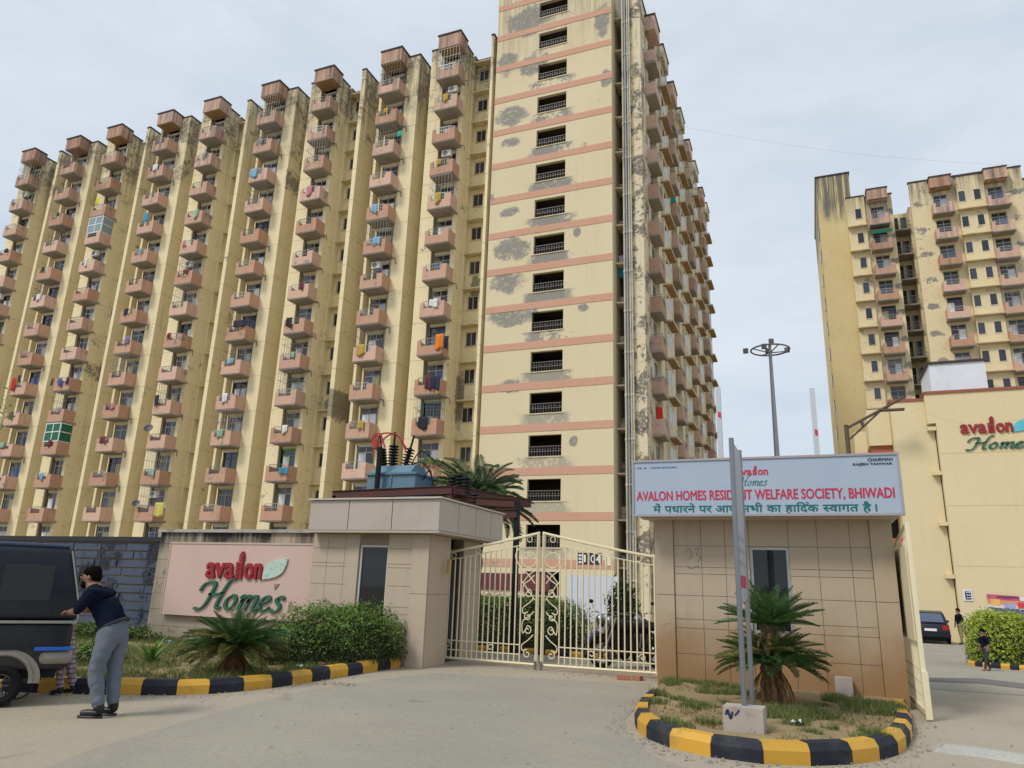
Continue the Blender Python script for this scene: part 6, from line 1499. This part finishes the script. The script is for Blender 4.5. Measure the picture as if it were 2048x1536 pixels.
# ================================================================== LAUNDRY AND THINGS ON BALCONIES
def cloth(px, py, w, h, col, label, Y=43.78, seed=0):
    p = hit(px, py, 1, Y); r = random.Random(seed + int(px)); nx, nz_ = 9, 7; vs = []
    ph = r.uniform(0, 6)
    for i in range(nx + 1):
        for j in range(nz_ + 1):
            u, v = i / nx, j / nz_
            vs.append((p.x + (u - .5) * w * (1 - .08 * v * math.sin(ph)), Y + .05 * math.sin(u * 9 + ph) * (.3 + v), p.z - v * h * (1 + .08 * math.sin(u * 5 + ph))))
    m = MB(); m.smooth = True; m.add(vs, [(i * (nz_ + 1) + j, (i + 1) * (nz_ + 1) + j, (i + 1) * (nz_ + 1) + j + 1, i * (nz_ + 1) + j + 1) for i in range(nx) for j in range(nz_)])
    o = m.build('laundry', pm('laundry_cloth', col, .85, .15, 6)); md = o.modifiers.new('t', 'SOLIDIFY'); md.thickness = .012
    return tag(o, label, 'laundry', 'washing hung on balcony rails')
for i, (px, py, w, h, c, lab) in enumerate((
    (879, 668, .62, 1.15, (.75, .20, .01), 'bright orange cloth over a balcony rail in the column next to the tower'),
    (893, 672, .4, 1.0, (.012, .012, .03), 'black cloth beside the bright orange one on the same balcony'),
    (857, 752, .5, 1.0, (.10, .02, .03), 'dark red garment on the balcony two floors above the green plants, next to the tower'),
    (872, 752, .7, 1.0, (.015, .02, .05), 'dark navy garments right of the dark red one on the same balcony'),
    (30, 755, .6, 1.3, (.50, .02, .02), 'red cloth hanging low from a balcony at the far left edge'),
    (40, 750, .5, .7, (.03, .03, .05), 'dark garment above the red cloth at the far left'),
    (106, 757, .35, .7, (.10, .04, .05), 'maroon garment at the left of a row on a lower left balcony'),
    (122, 756, .4, .8, (.05, .10, .35), 'blue shirt in the middle of the row on a lower left balcony'),
    (136, 754, .35, .7, (.08, .02, .12), 'purple garment at the right of the row on a lower left balcony'),
    (293, 425, .5, 1.0, (.05, .30, .50), 'light blue towel on an upper balcony above the black satellite dish column'),
    (196, 396, .45, .7, (.65, .62, .02), 'lemon yellow cloth above the glazed balcony enclosure'),
    (315, 790, .5, .9, (.02, .02, .05), 'dark clothes on a balcony above the black dish'),
    (255, 672, .6, .8, (.22, .16, .30), 'lilac and grey clothes on a mid-height balcony of the third column'),
    (480, 640, 1.2, .6, (.02, .02, .03), 'black washing across a balcony at mid height left of centre'),
    (320, 1005, .9, 1.1, (.55, .48, .12), 'yellow sheet hanging in a low balcony near the name wall'),
    (568, 935, .9, .5, (.05, .22, .35), 'teal cloth on the balcony with the green painted door'),
    (800, 262, .45, .5, (.05, .40, .32), 'green cloth on a high balcony two columns from the tower'))):
    cloth(px, py, w, h, c, lab, 43.78 - .06 * (i % 2), i)
# more washing, column by column (counted from the tower, storeys counted from the top)
ORD = ['first', 'second', 'third', 'fourth', 'fifth', 'sixth', 'seventh', 'eighth', 'ninth', 'tenth', 'eleventh', 'twelfth', 'thirteenth', 'fourteenth']
colx = sorted({x for x, k in balcs}, reverse=True); r = random.Random(19); taken = {spot(px, py) for px, py in ((879, 690), (865, 770), (30, 770), (122, 770), (293, 440), (196, 410), (315, 805), (255, 690), (480, 655), (320, 1030), (568, 950), (800, 280), (860, 940))}
PAL = [('dark blue', (.03, .05, .16)), ('white', (.65, .65, .66)), ('maroon', (.16, .02, .03)), ('black', (.015, .015, .02)), ('pale green', (.25, .40, .28)), ('grey', (.25, .25, .27)), ('mustard', (.45, .30, .05)), ('sky blue', (.20, .38, .55)), ('pink', (.50, .18, .24))]
for ci, x in enumerate(colx[:9]):
    for k in r.sample(range(2, NF - 1), 6):
        if (x, k) in taken: continue
        nm, c = r.choice(PAL); w, h = r.uniform(.3, .75), r.uniform(.4, .9); Y = 43.79 - r.uniform(0, .05); cx, zt_ = x + r.uniform(.5, 1.4), zf(k) + 1.26; ph = r.uniform(0, 6); vs = []; nx, nq = 7, 5
        for i in range(nx + 1):
            for j in range(nq + 1): u, v = i / nx, j / nq; vs.append((cx + (u - .5) * w * (1 - .1 * v * math.sin(ph)), Y + .04 * math.sin(u * 8 + ph) * (.3 + v), zt_ - v * h * (1 + .15 * math.sin(u * 4 + ph))))
        m = MB(); m.smooth = True; m.add(vs, [(i * (nq + 1) + j, (i + 1) * (nq + 1) + j, (i + 1) * (nq + 1) + j + 1, i * (nq + 1) + j + 1) for i in range(nx) for j in range(nq)])
        mt = bpy.data.materials.get('garment_' + nm) or pm('garment_' + nm, c, .85, .2, 6); o = m.build('laundry', mt); md = o.modifiers.new('t', 'SOLIDIFY'); md.thickness = .012
        tag(o, '%s garment, %s balcony column left of the tower, %s balcony from the top' % (nm, ORD[ci], ORD[NF - 1 - k]), 'laundry', 'washing hung on balcony rails')
# washing in the tower's service shaft and on the side balconies
for (x, y, z, w, h, c, lab) in ((-10.95, 46.7, 24.6, .62, 1.2, (.55, .60, .75), 'white and lilac sheet hanging in the tower service shaft'), (-10.95, 46.66, 23.6, .6, .7, (.02, .32, .50), 'bright blue cloth below the white sheet in the service shaft')):
    m = MB(); m.prismy([(x - w / 2, z), (x + w / 2, z), (x + w * .42, z - h), (x - .1, z - h * 1.12), (x - w * .48, z - h * .95)], y, y + .02); o = m.build('laundry', pm('laundry_cloth', c, .85, .2, 6)); tag(o, lab, 'laundry')
for (k, ya, c, lab) in ((3, 47.7, (.55, .03, .02), 'red cloth on a low side balcony of the tower'), (10, 56.2, (.02, .30, .28), 'teal cloth on a high side balcony of the tower')):
    m = MB().prismy([(-9.0, zf(k) + 1.9), (-8.6, zf(k) + 1.85), (-8.55, zf(k) + 1.1), (-8.75, zf(k) + 1.0), (-9.02, zf(k) + 1.1)], ya - .12, ya - .1); tag(m.build('laundry', pm('laundry_cloth', c, .85, .2, 6)), lab, 'laundry')
def dish(px, py, label, d=.4):
    p = hit(px, py, 1, 43.7); t = thing('satellite_dish', label, 'dish', tuple(p), R(25)); t.rotation_euler = (R(60), 0, R(25)); m = MB(); m.smooth = True
    m.lathe([(.0, 0), (d * .4, .03), (d * .8, .09), (d, .15), (d * .98, .17), (d * .75, .11), (.02, .03)], 18); m.build('reflector', pm('dish_dark', (.06, .06, .07), .5), t)
    MB().tube([(0, -d * .9, .1), (0, 0, .5)], .015, 5).build('feed_arm', M_RAILD, t); MB().tube([(0, 0, 0), (0, .3, -.35)], .025, 6).build('mount', M_RAILD, t); return t
dish(297, 858, 'black satellite dish on a lower balcony of the fourth column'); dish(272, 1008, 'dark satellite dish on a balcony just above the name wall', .32)
# potted plants on a low balcony next to the transformer
p = hit(860, 925, 1, 43.7); t = thing('potted_plants', 'row of green potted plants on a low balcony above the transformer', 'plants', (p.x, 43.75, p.z))
leaf_cloud(500, superell((p.x, 43.75, p.z - .1), (.8, .16, .45), 2.2, .4, 3), .06, 4).build('foliage', M_BUSHTOP, t)
for i in range(4): MB().lathe([(.09, 0), (.13, .2), (.13, .22)], 10, (p.x - .6 + .4 * i, 43.75, p.z - .35)).build('pot', M_BRK, t)

# street trees across the road, behind the viewer (mirrored in the gatehouse windows)
for i, (x, y, lab) in enumerate(((3.5, -15, 'street tree across the road, behind the viewer to the right'), (-9, -17, 'street tree across the road, behind the viewer to the left'))):
    t = thing('street_tree', lab, 'tree', (x, y, 0)); MB().tube([(x, y, 0), (x + .1, y, 2.2), (x, y + .1, 3.6)], [.2, .16, .09], 8).build('trunk', M_STEM, t)
    leaf_cloud(2600, superell((x, y, 2.6), (2.2, 2.2, 3.4), 2.1, .35, 40 + i), .16, 40 + i).build('crown', M_BUSH, t)['kind'] = 'stuff'
